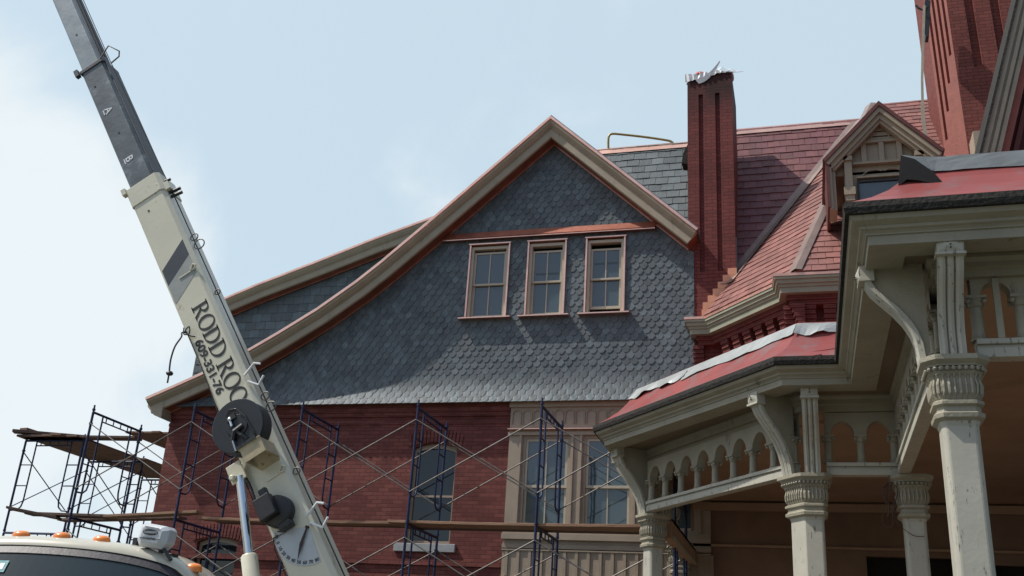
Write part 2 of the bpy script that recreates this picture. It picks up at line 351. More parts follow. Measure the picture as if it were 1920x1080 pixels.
m_stripe = M('grey_stripe', (.31, .33, .31), .45, var=.08)
m_letter = M('black_lettering', (.018, .018, .018), .5, var=.1, bump=0)
m_white = M('white_paint', (.72, .74, .76), .45, var=.05, scale=4, bump=.03)
m_decal = M('pale_grey_decal', (.50, .54, .57), .4, var=.05, bump=0)
m_chrome = M('chrome_rod', (.70, .72, .74), .18, metal=1, var=.15, scale=5, bump=.02, stretch=(1, 1, .3))
m_amber = M('amber_lens', (.85, .24, .03), .3, var=.1, bump=.05, coat=.5)
m_cab = M('cream_cab_paint', (.56, .53, .43), .28, var=.04, bump=.0, coat=.6)
m_gasket = M('windscreen_gasket', (.03, .027, .035), .5, var=.15)
m_winbox = M('white_grey_sign_box', (.50, .53, .56), .35, var=.08, scale=5, bump=.03)
m_plastic = M('white_plastic_sheet', (.80, .80, .80), .35, var=.05, bump=.2, bscale=8)
m_orange = M('orange_red_cap', (.55, .05, .02), .5, var=.2)
m_strap = M('tan_webbing', (.42, .36, .27), .7, var=.15)
m_brass = M('yellow_pipe_paint', (.30, .23, .07), .45, metal=.2, var=.2, scale=8)
m_stone = M('pale_stone_sill', (.36, .37, .37), .7, var=.15, scale=6)
m_ground = M('dark_ground', (.075, .075, .055), .9, var=.3, scale=2, bump=.5, bscale=20)
def glass_mat(name, base, rough, ior=1.7, bump=.02, bs=1.6):
    mt = bpy.data.materials.new(name); mt.use_nodes = True; t = mt.node_tree; b = t.nodes['Principled BSDF']
    b.inputs['Base Color'].default_value = (*base, 1); b.inputs['Roughness'].default_value = rough; b.inputs['IOR'].default_value = ior
    c = t.nodes.new('ShaderNodeTexCoord'); n = t.nodes.new('ShaderNodeTexNoise'); n.inputs['Scale'].default_value = bs; t.links.new(c.outputs['Object'], n.inputs['Vector'])
    bb = t.nodes.new('ShaderNodeBump'); bb.inputs['Strength'].default_value = bump*5; bb.inputs['Distance'].default_value = .02; t.links.new(n.outputs['Fac'], bb.inputs['Height']); t.links.new(bb.outputs[0], b.inputs['Normal'])
    return mt
m_glass = glass_mat('window_glass', (.07, .10, .11), .03, 1.8, .035)  # pale blue base carries the sky's reflection in the panes
m_glassd = glass_mat('dark_window_glass', (.010, .016, .021), .04, 1.6)
m_wind = glass_mat('windscreen_glass', (.02, .035, .04), .05, 1.55, .02)
m_curtain = M('pale_blind', (.07, .10, .115), .6, var=.1)

# ------------------------------------------------------------------ ground
g = MB(); g.poly([(-1500, -1500, 0), (1500, -1500, 0), (1500, 1500, 0), (-1500, 1500, 0)])
go = build('ground', g, m_ground); go['kind'] = 'structure'

# =================================================================== HOUSE
house = empty('house', (-6, 18, 0), 'large red brick house with grey slate gable, copper trimmed rakes and maroon slate roof', 'house')
WY = 18.0
def rect_wall(mb, Y, x0, x1, z0, z1, holes, depth=.25):
    xs = sorted({x0, x1, *[h[0] for h in holes], *[h[1] for h in holes]}); zs = sorted({z0, z1, *[h[2] for h in holes], *[h[3] for h in holes]})
    for a, b in zip(xs, xs[1:]):
        for c, d in zip(zs, zs[1:]):
            mx, mz = (a+b)/2, (c+d)/2
            if any(h[0] < mx < h[1] and h[2] < mz < h[3] for h in holes): continue
            mb.poly([(a, Y, c), (b, Y, c), (b, Y, d), (a, Y, d)])
    for (a, b, c, d) in holes:
        mb.poly([(a, Y, c), (a, Y+depth, c), (a, Y+depth, d), (a, Y, d)]); mb.poly([(b, Y, c), (b, Y, d), (b, Y+depth, d), (b, Y+depth, c)])
        mb.poly([(a, Y, d), (a, Y+depth, d), (b, Y+depth, d), (b, Y, d)]); mb.poly([(a, Y, c), (b, Y, c), (b, Y+depth, c), (a, Y+depth, c)])

# --- rake path of the front gable (x, z of the top edge, on Y=17.5)
RY = 17.5
left_rake = [(-13.19, 6.77), (-12.6, 7.01), (-11.96, 7.28), (-11.03, 7.72), (-10.31, 8.13), (-9.52, 8.61), (-8.73, 9.17), (-8.2, 9.60), (-7.7, 10.04), (-7.13, 10.54), (-6.4, 11.20), (-5.6, 11.92), (-4.74, 12.70)]
right_rake = [(-4.74, 12.70), (-1.73, 9.90)]
# brick of the second storey
W2 = (-7.27, -6.38, 4.0, 5.9)
W0 = (-11.68, -10.78, 2.1, 4.02)
bw = MB(); rect_wall(bw, WY, -12.83, -5.33, 0, 6.68, [W2, W0])
bw.poly([(-12.83, WY, 0), (-12.83, WY, 6.68), (-12.83, 27, 6.68), (-12.83, 27, 0)])
# pilaster at the left corner with battered edge, belt courses
bw.box(-12.83, -5.33, 17.955, 18.0, 6.42, 6.70); bw.box(-12.83, -5.33, 17.925, 17.955, 6.50, 6.70)
bw.box(-12.83, -5.33, 17.975, 18.0, 6.27, 6.335)
bw.box(-12.84, -5.33, 17.96, 18.0, 3.60, 3.70)
# arch fillers
def arch_fill(mb, Y, h, rise, n=10):
    a, b, c, d = h
    prev = None
    for i in range(n+1):
        x = a+(b-a)*i/n; u = 2*i/n-1; z = d-rise*u*u
        if prev: mb.poly([(prev[0], Y, prev[1]), (x, Y, z), (x, Y, d), (prev[0], Y, d)]); mb.poly([(prev[0], Y, prev[1]), (x, Y, z), (x, Y+.12, z), (prev[0], Y+.12, prev[1])])
        prev = (x, z)
arch_fill(bw, WY, W2, .10); arch_fill(bw, WY, W0, .10)
build('brick_wall', bw, m_brick, house, 'dark red painted brick wall below the slate gable')
# soldier arches
for h in (W2, W0):
    ab = MB(); a, b, c, d = h
    for i in range(15):
        u = (i+.5)/15; x = a-.08+(b-a+.16)*u; z = d-.10*(2*u-1)**2; tx = (2*u-1)*.12
        ab.obox((x+tx*.3, 17.995, z+.135), (1, 0, -tx), (0, 1, 0), (tx, 0, 1), .029, .018, .125)
    build('brick_arch', ab, m_brick, house, bevel=.004)

# --- slate gable wall
def flare(v): 
    t = max(0., 1-(v-6.64)/.62); return .19*t*t
regs = []
full = left_rake+right_rake[1:]
for (a, b) in zip(full, full[1:]):
    if b[0] > -1.75: pass
    x1 = min(b[0], -1.86); zb = b[1] if b[0] <= -1.86 else a[1]+(b[1]-a[1])*((x1-a[0])/(b[0]-a[0]))
    d = .42
    x0 = max(a[0], -12.86); za = a[1]+(b[1]-a[1])*((x0-a[0])/(b[0]-a[0]))
    if x1 <= x0: continue
    regs.append([(x0, 6.64), (x1, 6.64), (x1, max(zb-d, 6.66)), (x0, max(za-d, 6.66))])
AW = [(-6.42, -5.56, 8.44, 10.02), (-5.18, -4.38, 8.44, 10.02), (-3.98, -3.19, 8.44, 10.02)]
sw = MB(); tile_field(sw, (0, WY-.035, 0), (1, 0, 0), (0, 0, 1), regs, .158, .122, 'hex', [h for h in AW], thk=.016, flare=flare, jit=.02)
swo = build('slate_wall', sw, m_slate, house, 'gable wall hung with hexagonal grey slates', fixn=False)
bk = MB()
for (a, b) in zip(full, full[1:]):
    x0 = max(a[0], -12.83); x1 = min(b[0], -1.9)
    if x1 <= x0: continue
    f = lambda x: a[1]+(b[1]-a[1])*((x-a[0])/(b[0]-a[0]))-.30
    cuts = sorted({x0, x1, *[c for h in AW for c in h[:2] if x0 < c < x1]})
    for p, q in zip(cuts, cuts[1:]):
        mm = (p+q)/2; hh = [h for h in AW if h[0] < mm < h[1]]
        lo = 6.68
        if hh:
            bk.poly([(p, WY-.012, lo), (q, WY-.012, lo), (q, WY-.012, hh[0][2]), (p, WY-.012, hh[0][2])]); lo = hh[0][3]
        bk.poly([(p, WY-.012, lo), (q, WY-.012, lo), (q, WY-.012, max(f(q), lo+.01)), (p, WY-.012, max(f(p), lo+.01))])
build('wall_sheathing', bk, m_dark, house)
# bell-cast underside
bc = MB(); bc.box(-12.83, -1.9, 17.80, 18.0, 6.655, 6.705); build('bellcast_board', bc, m_soffit, house)
# copper band across the gable
cb = MB(); cb.prism([(-7.02, 17.96, 10.135), (-7.02, 17.86, 10.135), (-7.02, 17.84, 10.16), (-7.02, 17.90, 10.30), (-7.02, 17.97, 10.32)], (4.42, 0, 0))
build('copper_band', cb, m_copperdull, house, 'reddish brown copper band across the gable')
cl = MB(); cl.box(-7.03, -2.6, 17.832, 17.858, 10.118, 10.134); build('copper_drip', cl, m_copper, house)

# --- rake mouldings
def rake(path, Y0, name='rake_trim', side=None, depth=.5, mitre_end=None, scale=1.0):
    P = [Vector((x, z)) for x, z in path]; n = len(P); nr = []
    for i in range(n):
        ds = []
        if i > 0: ds.append((P[i]-P[i-1]).normalized())
        if i < n-1: ds.append((P[i+1]-P[i]).normalized())
        ns = [Vector((d.y, -d.x)) for d in ds]          # downwards for left-to-right travel
        b = sum(ns, Vector((0, 0))); b.normalize(); nr.append(b/max(.3, b.dot(ns[0])))
    if mitre_end is not None: 
        i = mitre_end; b = Vector((0, -1)); d = ((P[1]-P[0]) if i == 0 else (P[-1]-P[-2])).normalized(); nn = Vector((d.y, -d.x)); nr[i] = b/b.dot(nn)
    def ring(prof): return [[(P[i].x+nr[i].x*d*scale, Y0+y, P[i].y+nr[i].y*d*scale) for d, y in prof] for i in range(n)]
    par = None
    a = MB(); a.loft(ring([(.0, .0), (.05, .0), (.062, .03), (.05, .06), (.0, .06)])); cp = a
    b = MB(); b.loft(ring([(.052, .02), (.065, .028), (.10, .035), (.135, .07), (.155, .09), (.155, .105), (.175, .105), (.178, .125), (.315, .125), (.33, .14), (.335, .17), (.052, .17)]))
    c = MB(); c.loft(ring([(.325, .171), (.325, depth+.02), (.05, depth+.02), (.05, .171)]))
    d = MB(); d.loft(ring([(.327, depth-.055), (.350, depth-.055), (.350, depth-.03), (.327, depth-.03)]))
    t = build(name, b, m_trim, house, 'cream rake moulding with a bright copper edge'); OFF[t.name] = OFF[house.name]
    build('copper_edge', cp, m_copper, t); build('rake_soffit', c, m_copperdull, t); build('copper_flashing', d, m_coppertrim, t)
    e = MB(); e.loft(ring([(-.022, .025), (-.002, .012), (-.002, .10), (-.022, .10)])); build('slate_edge', e, m_slate2, t)
    return t
rake(left_rake, RY, mitre_end=-1, depth=.47)
rake(right_rake, RY, mitre_end=0, depth=.47)
# right end return block of the rake is closed by the loft cap; small copper cap
# roof slabs
rf = MB()
for pth in (left_rake, right_rake):
    for a, b in zip(pth, pth[1:]):
        rf.add([(a[0], RY+.11, a[1]), (b[0], RY+.11, b[1]), (b[0], 26 if pth is left_rake and b[0] < -8 else 20.5, b[1]), (a[0], 26 if pth is left_rake and b[0] < -8 else 20.5, a[1]),
                (a[0], RY+.11, a[1]-.06), (b[0], RY+.11, b[1]-.06), (b[0], 26 if pth is left_rake and b[0] < -8 else 20.5, b[1]-.06), (a[0], 26 if pth is left_rake and b[0] < -8 else 20.5, a[1]-.06)],
               [(0,1,2,3), (7,6,5,4), (0,4,5,1), (1,5,6,2), (2,6,7,3), (3,7,4,0)])
build('gable_roof', rf, m_slate2, house, 'grey slate roof of the front gable with a bell-cast sweep')
# eave soffit and fascia along the left side
es = MB(); es.prism([(-13.19, 17.62, 6.70), (-13.17, 17.62, 6.60), (-12.98, 17.62, 6.42), (-12.80, 17.62, 6.36), (-12.80, 17.62, 6.80)], (0, 8.3, 0)); build('eave_soffit', es, m_trim, house)

# --- windows
def sash(mb_w, mb_g, x0, x1, z0, z1, Y, st=.045, mun=1, rails=(.05, .05)):
    mb_w.box(x0, x0+st, Y, Y+.035, z0, z1); mb_w.box(x1-st, x1, Y, Y+.035, z0, z1)
    mb_w.box(x0+st, x1-st, Y+.001, Y+.034, z0, z0+rails[0]); mb_w.box(x0+st, x1-st, Y+.001, Y+.034, z1-rails[1], z1)
    for k in range(mun):
        xc = x0+(x1-x0)*(k+1)/(mun+1); mb_w.box(xc-.011, xc+.011, Y+.003, Y+.03, z0+rails[0], z1-rails[1])
    mb_g.box(x0+st, x1-st, Y+.018, Y+.022, z0+rails[0], z1-rails[1])
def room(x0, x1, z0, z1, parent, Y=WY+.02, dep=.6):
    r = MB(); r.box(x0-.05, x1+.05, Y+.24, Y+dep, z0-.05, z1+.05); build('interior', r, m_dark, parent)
def attic_window(h, gap_top, gap_bot, blind):
    x0, x1, z0, z1 = h
    f = MB(); Y = WY-.045
    f.box(x0+.03, x0+.085, Y, Y+.14, z0, z1-.03); f.box(x1-.085, x1-.03, Y, Y+.14, z0, z1-.03); f.box(x0+.085, x1-.085, Y+.001, Y+.139, z1-.09, z1-.03); f.box(x0+.085, x1-.085, Y+.001, Y+.139, z0, z0+.02)
    wo = build('window', f, m_sash, house, 'small attic sash window in a copper surround'); 
    c = MB(); c.box(x0-.005, x0+.028, Y-.045, Y+.12, z0, z1); c.box(x1-.028, x1+.005, Y-.045, Y+.12, z0, z1); c.box(x0-.02, x1+.02, Y-.06, Y+.12, z1-.001, z1+.03)
    build('copper_surround', c, m_copper, wo, bevel=.003)
    s = MB(); s.prism([(x0-.11, Y-.13, z0-.055), (x0-.11, Y-.13, z0-.03), (x0-.11, Y+.02, z0+.012), (x0-.11, Y+.02, z0-.055)], (x1-x0+.22, 0, 0)); build('sill', s, m_copper, wo)
    zm = z0+(z1-z0)*.46
    gu = MB(); up_ = MB(); sash(up_, gu, x0+.086, x1-.086, zm-.02, z1-.092-gap_top, Y+.05, rails=(.04, .04)); build('upper_sash', up_, m_sash, wo)
    gl = MB(); lo = MB(); sash(lo, gl, x0+.086, x1-.086, z0+.02+gap_bot, zm+.02, Y+.09, rails=(.055, .035))
    build('lower_sash', lo, m_sash, wo); gu.v and build('pane', gu, m_glass, wo); build('pane', gl, m_glass, wo)
    if blind:
        b = MB(); b.box(x0+.16, x1-.16, Y+.0665, Y+.0675, blind[0], blind[1]); build('blind', b, m_curtain, wo)
    room(x0, x1, z0, z1, wo)
for h, a, b, bl in zip(AW, (.05, .085, .11), (0, 0, .09), (None, (9.32, 9.36), (9.48, 9.52))): attic_window(h, a, b, bl)

def brick_window(h, full=True):
    x0, x1, z0, z1 = h; Y = WY+.10
    f = MB(); f.box(x0, x0+.05, Y, Y+.1, z0, z1-.08); f.box(x1-.05, x1, Y, Y+.1, z0, z1-.08)
    n = 10
    for i in range(n):
        xa = x0+(x1-x0)*i/n; xb = x0+(x1-x0)*(i+1)/n; ua = 2*i/n-1; ub = 2*(i+1)/n-1
        za = z1-.1*ua*ua; zb = z1-.1*ub*ub
        f.add([(xa, Y-.004, za-.09), (xb, Y-.004, zb-.09), (xb, Y-.004, zb+.02), (xa, Y-.004, za+.02)], [(0,1,2,3)])
    wo = build('window', f, m_bay, house, 'tall arched sash window in the brick wall' if full else 'dark arched window low in the brick wall')
    zm = z0+(z1-z0)*.47
    gl = MB(); s1 = MB(); s1.box(x0+.05, x1-.05, Y+.02, Y+.05, zm-.02, zm+.02); s1.box(x0+.05, x1-.05, Y+.02, Y+.05, z0, z0+.06)
    build('meeting_rail', s1, m_bay, wo)
    gl.box(x0+.05, x1-.05, Y+.035, Y+.04, z0+.06, z1-.06); build('pane', gl, m_glassd, wo)
    s = MB(); s.box(x0-.19, x1+.13, WY-.06, WY+.12, z0-.16, z0-.01); build('sill', s, m_stone, wo, bevel=.008)
brick_window(W2); brick_window(W0, False)

# --- panelled wooden bay between the brick and the porch
BX0, BX1, BY = -5.33, -1.6, 17.93
bay = MB()
wins = [(-5.06, -4.14, 4.28, 6.02), (-3.90, -2.98, 4.28, 6.02), (-2.75, -1.83, 4.28, 6.02)]
rect_wall(bay, BY, BX0, BX1, 0.0, 6.68, wins, .14); bay.poly([(BX0, BY, 0), (BX0, BY, 6.68), (BX0, WY+.05, 6.68), (BX0, WY+.05, 0)])
bo = build('panelled_bay', bay, m_bay, house, 'taupe wooden bay with arcaded frieze and panels'); 
tr = MB()
tr.box(BX0-.02, BX1, BY-.05, BY, 6.56, 6.66)
tr.box(BX0-.02, BX1, BY-.035, BY, 6.02, 6.08)
for (a, b, c, d) in wins: 
    tr.box(a-.06, a-.02, BY-.03, BY, c, d); tr.box(b+.02, b+.06, BY-.03, BY, c, d)
tr.box(BX0-.02, BX1, BY-.07, BY, 4.10, 4.20); tr.box(BX0-.01, BX1, BY-.04, BY, 4.20, 4.26)
tr.box(BX0-.01, BX1, BY-.03, BY, 3.93, 4.02)
# frieze arches (raised moulding with rounded heads)
xx = BX0+.04
while xx < BX1-.2:
    pts = [(xx, BY-.012, 6.24), (xx, BY-.012, 6.42)]
    for k in range(1, 8): a = pi-pi*k/8; pts.append((xx+.085+.085*cos(a), BY-.012, 6.42+.085*sin(a)))
    pts += [(xx+.17, BY-.012, 6.42), (xx+.17, BY-.012, 6.24)]
    tr.tube(pts, .013, 5); xx += .205
# panels below
for (za, zb) in ((3.46, 3.90), (2.9, 3.40), (2.3, 2.84)):
    xx = BX0+.06
    tr.box(BX0-.01, BX1, BY-.03, BY, zb+.005, zb+.045)
    while xx < BX1:
        tr.box(xx, xx+.055, BY-.022, BY, za, zb+.003); xx += .215
build('panel_moulding', tr, m_bay, bo)
cs = MB(); cs.prism([(BX0-.02, BY, 6.12), (BX0-.02, BY-.09, 6.12), (BX0-.02, BY-.09, 6.135), (BX0-.02, BY, 6.165)], (BX1-BX0, 0, 0)); build('copper_drip', cs, m_copper, bo)
for (a, b, c, d) in wins:
    wf = MB(); Y = BY+.03
    wf.box(a, a+.055, Y, Y+.09, c, d); wf.box(b-.055, b, Y, Y+.09, c, d); wf.box(a+.055, b-.055, Y+.001, Y+.089, d-.055, d); wf.box(a+.055, b-.055, Y+.001, Y+.089, c, c+.04)
    wo = build('window', wf, m_bay, house, 'large two over two sash window in the wooden bay')
    zm = (c+d)/2-.08; up_ = MB(); lo = MB(); g1 = MB(); g2 = MB()
    sash(up_, g1, a+.056, b-.056, zm-.02, d-.056, Y+.02); sash(lo, g2, a+.056, b-.056, c+.04, zm+.02, Y+.056)
    build('upper_sash', up_, m_sash, wo); build('lower_sash', lo, m_sash, wo); build('pane', g1, m_glass, wo); build('pane', g2, m_glass, wo)
    room(a, b, c, d, wo, Y=BY)

# --- back gable over the bell-cast roof
back = [(-14.25, 9.72), (-13.54, 10.01), (-12.65, 10.36), (-11.02, 10.92), (-9.68, 11.40), (-8.03, 11.93), (-6.6, 12.40)]
rake(back, 20.1, depth=.42)
bs = MB(); br_ = []
for a, b in zip(back, back[1:]): br_.append([(max(a[0], -14.2), 7.0), (b[0], 7.0), (b[0], b[1]-.4), (max(a[0], -14.2), a[1]-.4)])
tile_field(bs, (0, 20.5, 0), (1, 0, 0), (0, 0, 1), br_, .27, .21, 'rect', thk=.016)
build('slate_wall', bs, m_slate2, house, 'set-back gable wall of rectangular grey slates', fixn=False)
bk = MB()
for a, b in zip(back, back[1:]): bk.add([(a[0], 20.52, 6.5), (b[0], 20.52, 6.5), (b[0], 20.52, b[1]-.1), (a[0], 20.52, a[1]-.1), (a[0], 24, 6.5), (b[0], 24, 6.5), (b[0], 24, b[1]-.1), (a[0], 24, a[1]-.1)], [(0,1,2,3), (4,5,6,7), (3,2,6,7), (0,4,7,3)])
build('wall_sheathing', bk, m_slate2, house)

# --- main roof (steep plane z = 9.65 + 2.229 (y-18.3))
SL = 2.229
def mz(y): return 9.65+SL*(y-18.3)
Vd = Vector((0, 1, SL)).normalized(); L0 = (20.0-18.3)/Vd.y     # slope length to the ridge
def mroof(u0, u1, mat, label, name='main_roof', cut=None, w=.27, h=.235, yr=20.0):
    L0 = (yr-18.3)/Vd.y; mb = MB(); regs = cut if cut else [[(u0, 0.05), (u1, 0.05), (u1, L0), (u0, L0)]]
    tile_field(mb, (0, 18.3, 9.65), (1, 0, 0), Vd, regs, w, h, 'rect', thk=.02)
    o = build(name, mb, mat, house, label, fixn=False)
    s = MB(); s.poly([(u0, 18.3, 9.65), (u1, 18.3, 9.65), (u1, yr, mz(yr)), (u0, yr, mz(yr))]); s.poly([(u0, yr, mz(yr)), (u1, yr, mz(yr)), (u1, 23, 9), (u0, 23, 9)])
    s.v = [(v[0], v[1]+.02, v[2]-.01) for v in s.v]
    build('roof_deck', s, m_dark, o); return o
r1 = mroof(-4.7, -1.97, m_slate2, 'grey slate slope left of the chimney', yr=19.87)
# maroon part: between chimney and tall chimney; left of the valley
A_ = Vector((-1.63, 17.6, 8.16)); B_ = Vector((-.35, 16.15, 8.16)); Vp = Vector((1.35, 19.89, 13.18))
nc = (B_-A_).cross(Vp-A_).normalized()
if nc.z < 0: nc = -nc
r2 = mroof(-1.97, 8.0, m_maroon, 'maroon slate slope of the main roof in a shaded tone', cut=[[(-1.97, -.2), (6.0, -.2), (6.0, L0), (-1.97, L0)]], w=.255, h=.225)
for (u0, u1, par, yr) in ((-4.7, -1.97, r1, 19.87), (-1.97, 8.0, r2, 20.0)):
    rc = MB(); yb = yr-.085; rc.poly([(u0, yb-.035, mz(yb)+.02), (u1, yb-.035, mz(yb)+.02), (u1, yr+.02, mz(yr)+.05), (u0, yr+.02, mz(yr)+.05)])
    rc.poly([(u0, yr+.02, mz(yr)+.05), (u1, yr+.02, mz(yr)+.05), (u1, yr+.3, mz(yr)-.09), (u0, yr+.3, mz(yr)-.09)])
    build('ridge_cap', rc, m_copper if par is r1 else m_ridge, par, 'copper ridge capping')
# canted roof plane
def ip(a, b, n1, p1): d = b-a; return a+d*((p1-a).dot(n1)/d.dot(n1))
ctU = (B_-A_).normalized(); ctV = nc.cross(ctU); 
if ctV.z < 0: ctV = -ctV
vdir = Vector((0, -SL, 1)).cross(nc).normalized()
if vdir.z < 0: vdir = -vdir
def to_uv(p): return ((p-A_).dot(ctU), (p-A_).dot(ctV))
SF = 1.28     # front plane slope: z = 8.16 + SF (y - 15.72)
nf = Vector((0, -SF, 1)); pf = Vector((0, 15.72, 8.16)); hdir = nf.cross(nc).normalized()
if hdir.z < 0: hdir = -hdir
H0 = Vector((.05, 15.72, 8.16)); 
# bottom of the hip: on both planes at z=8.16
tt = (pf.y-A_.y)/ctU.y; H0 = A_+ctU*tt
VB = Vp-vdir*((Vp.z-8.16)/vdir.z)
ptop = Vp+vdir*.35
# hip top: follow hdir until main plane
HT = ip(H0, H0+hdir, Vector((0, -SL, 1)), Vector((0, 18.3, 9.65)))
creg = [to_uv(VB), to_uv(H0), to_uv(HT)] 
mbc = MB(); tile_field(mbc, A_, ctU, ctV, [creg], .24, .205, 'rect', thk=.02)
cr = build('bay_roof', mbc, m_salmon, house, 'maroon slate slope of the canted bay in a sunlit red tone', fixn=False)
dk = MB(); dk.poly([VB-nc*.012, H0-nc*.012, HT-nc*.012]); build('roof_deck', dk, m_dark, cr)
# front plane
fU = Vector((1, 0, 0)); fV = Vector((0, 1, SF)).normalized()
def f_uv(p): return ((p-H0).dot(fU), (p-H0).dot(fV))
R0 = Vector((6, 15.72, 8.16)); yT = (9.65-SL*18.3-8.16+SF*15.72)/(SF-SL); RT = Vector((6, yT, 8.16+SF*(yT-15.72)))
freg = [f_uv(H0), f_uv(R0), f_uv(RT), f_uv(Vector((HT.x, yT, RT.z)))]
mbf = MB(); tile_field(mbf, H0, fU, fV, [freg], .235, .20, 'rect', thk=.02)
fr = build('bay_roof', mbf, m_salmon, house, 'maroon slate front slope of the canted bay in a sunlit red tone', fixn=False)
dk = MB(); dk.poly([H0-nf.normalized()*.012, R0-nf.normalized()*.012, RT-nf.normalized()*.012, HT-nf.normalized()*.012]); build('roof_deck', dk, m_dark, fr)
# hip and valley flashings
def strip(mb, a, b, s1, s2, off1, off2, lift):
    mb.poly([a+s1*off1+lift, b+s1*off1+lift, b+lift*1.3, a+lift*1.3]); mb.poly([a+lift*1.3, b+lift*1.3, b+s2*off2+lift, a+s2*off2+lift])
hs = MB(); strip(hs, H0, HT, -ctU, fU, .17, .10, Vector((-.02, -.03, .035))); build('hip_flashing', hs, m_leadvalley, cr)
vs_ = MB(); strip(vs_, VB+vdir*.9, Vp+vdir*.2, Vector((-1, 0, 0)), ctU, .13, .14, Vector((-.015, -.028, .03))); build('valley_flashing', vs_, m_leadvalley, cr)
# flat grey cricket by the chimney
ck = MB(); ck.poly([Vector((-1.07, 17.98, mz(18.0)+.02)), Vector((-.85, 17.98, mz(18.0)+.02)), Vector((-.85, 18.2, mz(18.2)+.03)), Vector((-1.07, 18.2, mz(18.2)+.03))]); build('cricket_flashing', ck, m_lead, cr)

# --- narrow central chimney
ch = MB(); CX0, CX1, CY0, CY1, CZ = -1.97, -1.07, 17.97, 19.3, 13.62
ch.box(CX0, CX1, CY0+.055, CY1, 5.5, CZ)
flx = [(CX0, -1.755), (-1.545, -1.385), (-1.215, CX1)]
flx = [(-1.97, -1.745), (-1.655, -1.41), (-1.32, -1.07)]
for a, b in flx: ch.box(a, b, CY0, CY0+.055, 9.2, 13.16)
ch.box(CX0, CX1, CY0, CY0+.055, 5.5, 9.2); ch.box(CX0, CX1, CY0, CY0+.055, 13.16, CZ)
cho = build('chimney', ch, m_brick_ch, house, 'narrow soot-topped brick chimney with two recessed flutes')
# stepped copper flashing on the front against the bay roof
sf = MB()
for i in range(6):
    xl = -1.70+.095*i; zt = 8.56+.135*i
    sf.box(xl, CX1+.012, CY0-.03, CY0-.001, zt-.139, zt)
sf.box(-1.72, CX1+.011, CY0-.03, CY0-.001, 8.0, 8.42)
build('stepped_flashing', sf, m_coppersheet, cho, 'peach coloured stepped copper flashing')
lf = MB(); lf.box(CX0-.02, CX0+.012, CY0-.012, CY0-.001, 8.2, 9.75); lf.box(CX0-.022, CX0-.001, CY0+.3, 19.6, 10.5, 10.52)
lf.bar((CX0-.012, 18.32+.0, mz(18.32)+.03), (CX0-.012, 19.95, mz(19.95)+.03), .03, .05); build('copper_flashing', lf, m_copper, cho)
rfz = MB(); rfz.bar((CX1+.012, 18.0, 9.1), (CX1+.012, 18.0, 9.9), .02, .03, (0, 1, 0)); build('side_flashing', rfz, m_lead, cho)

# --- canted bay cornice and corbelled brick under it
bpath = [(-2.02, 17.98), (-2.0, 17.6), (-1.63, 17.6), (-.37, 16.17), (-.33, 15.72), (6.0, 15.72)]
co = MB(); sweep(co, bpath, [(0, 8.10), (0, 8.055), (-.025, 8.05), (-.035, 7.99), (-.065, 7.98), (-.07, 7.94), (-.09, 7.935), (-.095, 7.845), (-.6, 7.84), (-.6, 8.10)])
coo = build('bay_cornice', co, M('olive_cream_paint', (.31, .32, .235), .6, var=.12, scale=3), house, 'cream moulded cornice of the canted bay')
ce = MB(); sweep(ce, bpath, [(.012, 8.15), (.012, 8.103), (-.3, 8.103), (-.3, 8.15)]); build('eave_strip', ce, m_coppertrim, coo)
bwl = MB(); sweep(bwl, bpath, [(-.46, 7.84), (-.46, 4.95), (-.7, 4.95), (-.7, 7.84)])
for (o, z0, z1) in ((-.20, 7.76, 7.84), (-.235, 7.685, 7.76)): sweep(bwl, bpath, [(o, z0), (o, z1), (-.47, z1), (-.47, z0)])
for (a, b) in zip(bpath[1:], bpath[2:]):
    a = Vector(a); b = Vector(b); L = (b-a).length
    if L < .6: 
        if L > .3:
            pass
    d = (b-a).normalized(); n = Vector((d.y, -d.x)); s = .12
    k = 0; W = .20
    while s+W < L and k < 14:
        c = a+d*(s+W/2)
        for j in range(7):
            dep = .43-.40*0-(.045*(6-j)*.0) ; outw = -.25-.026*j; z1 = 7.68-j*.075
            mid = (outw-.47)/2; hd = (outw+.47)/2
            bwl.obox((c.x+n.x*mid, c.y+n.y*mid, z1-.0375+.004), (d.x, d.y, 0), (n.x, n.y, 0), (0, 0, 1), W/2-.006*(j % 2), hd, .0335)
        for sg in (-1, 1):
            cc = c+d*sg*(W/2-.03); bwl.obox((cc.x+n.x*-.44, cc.y+n.y*-.44, 7.03), (d.x, d.y, 0), (n.x, n.y, 0), (0, 0, 1), .03, .03, .12)
        bwl.obox((c.x+n.x*-.44, c.y+n.y*-.44, 6.87), (d.x, d.y, 0), (n.x, n.y, 0), (0, 0, 1), W/2, .035, .04)
        s += W+.115; k += 1
build('corbelled_brick', bwl, m_brick_dark, house, 'corbelled dark red brickwork under the bay cornice')

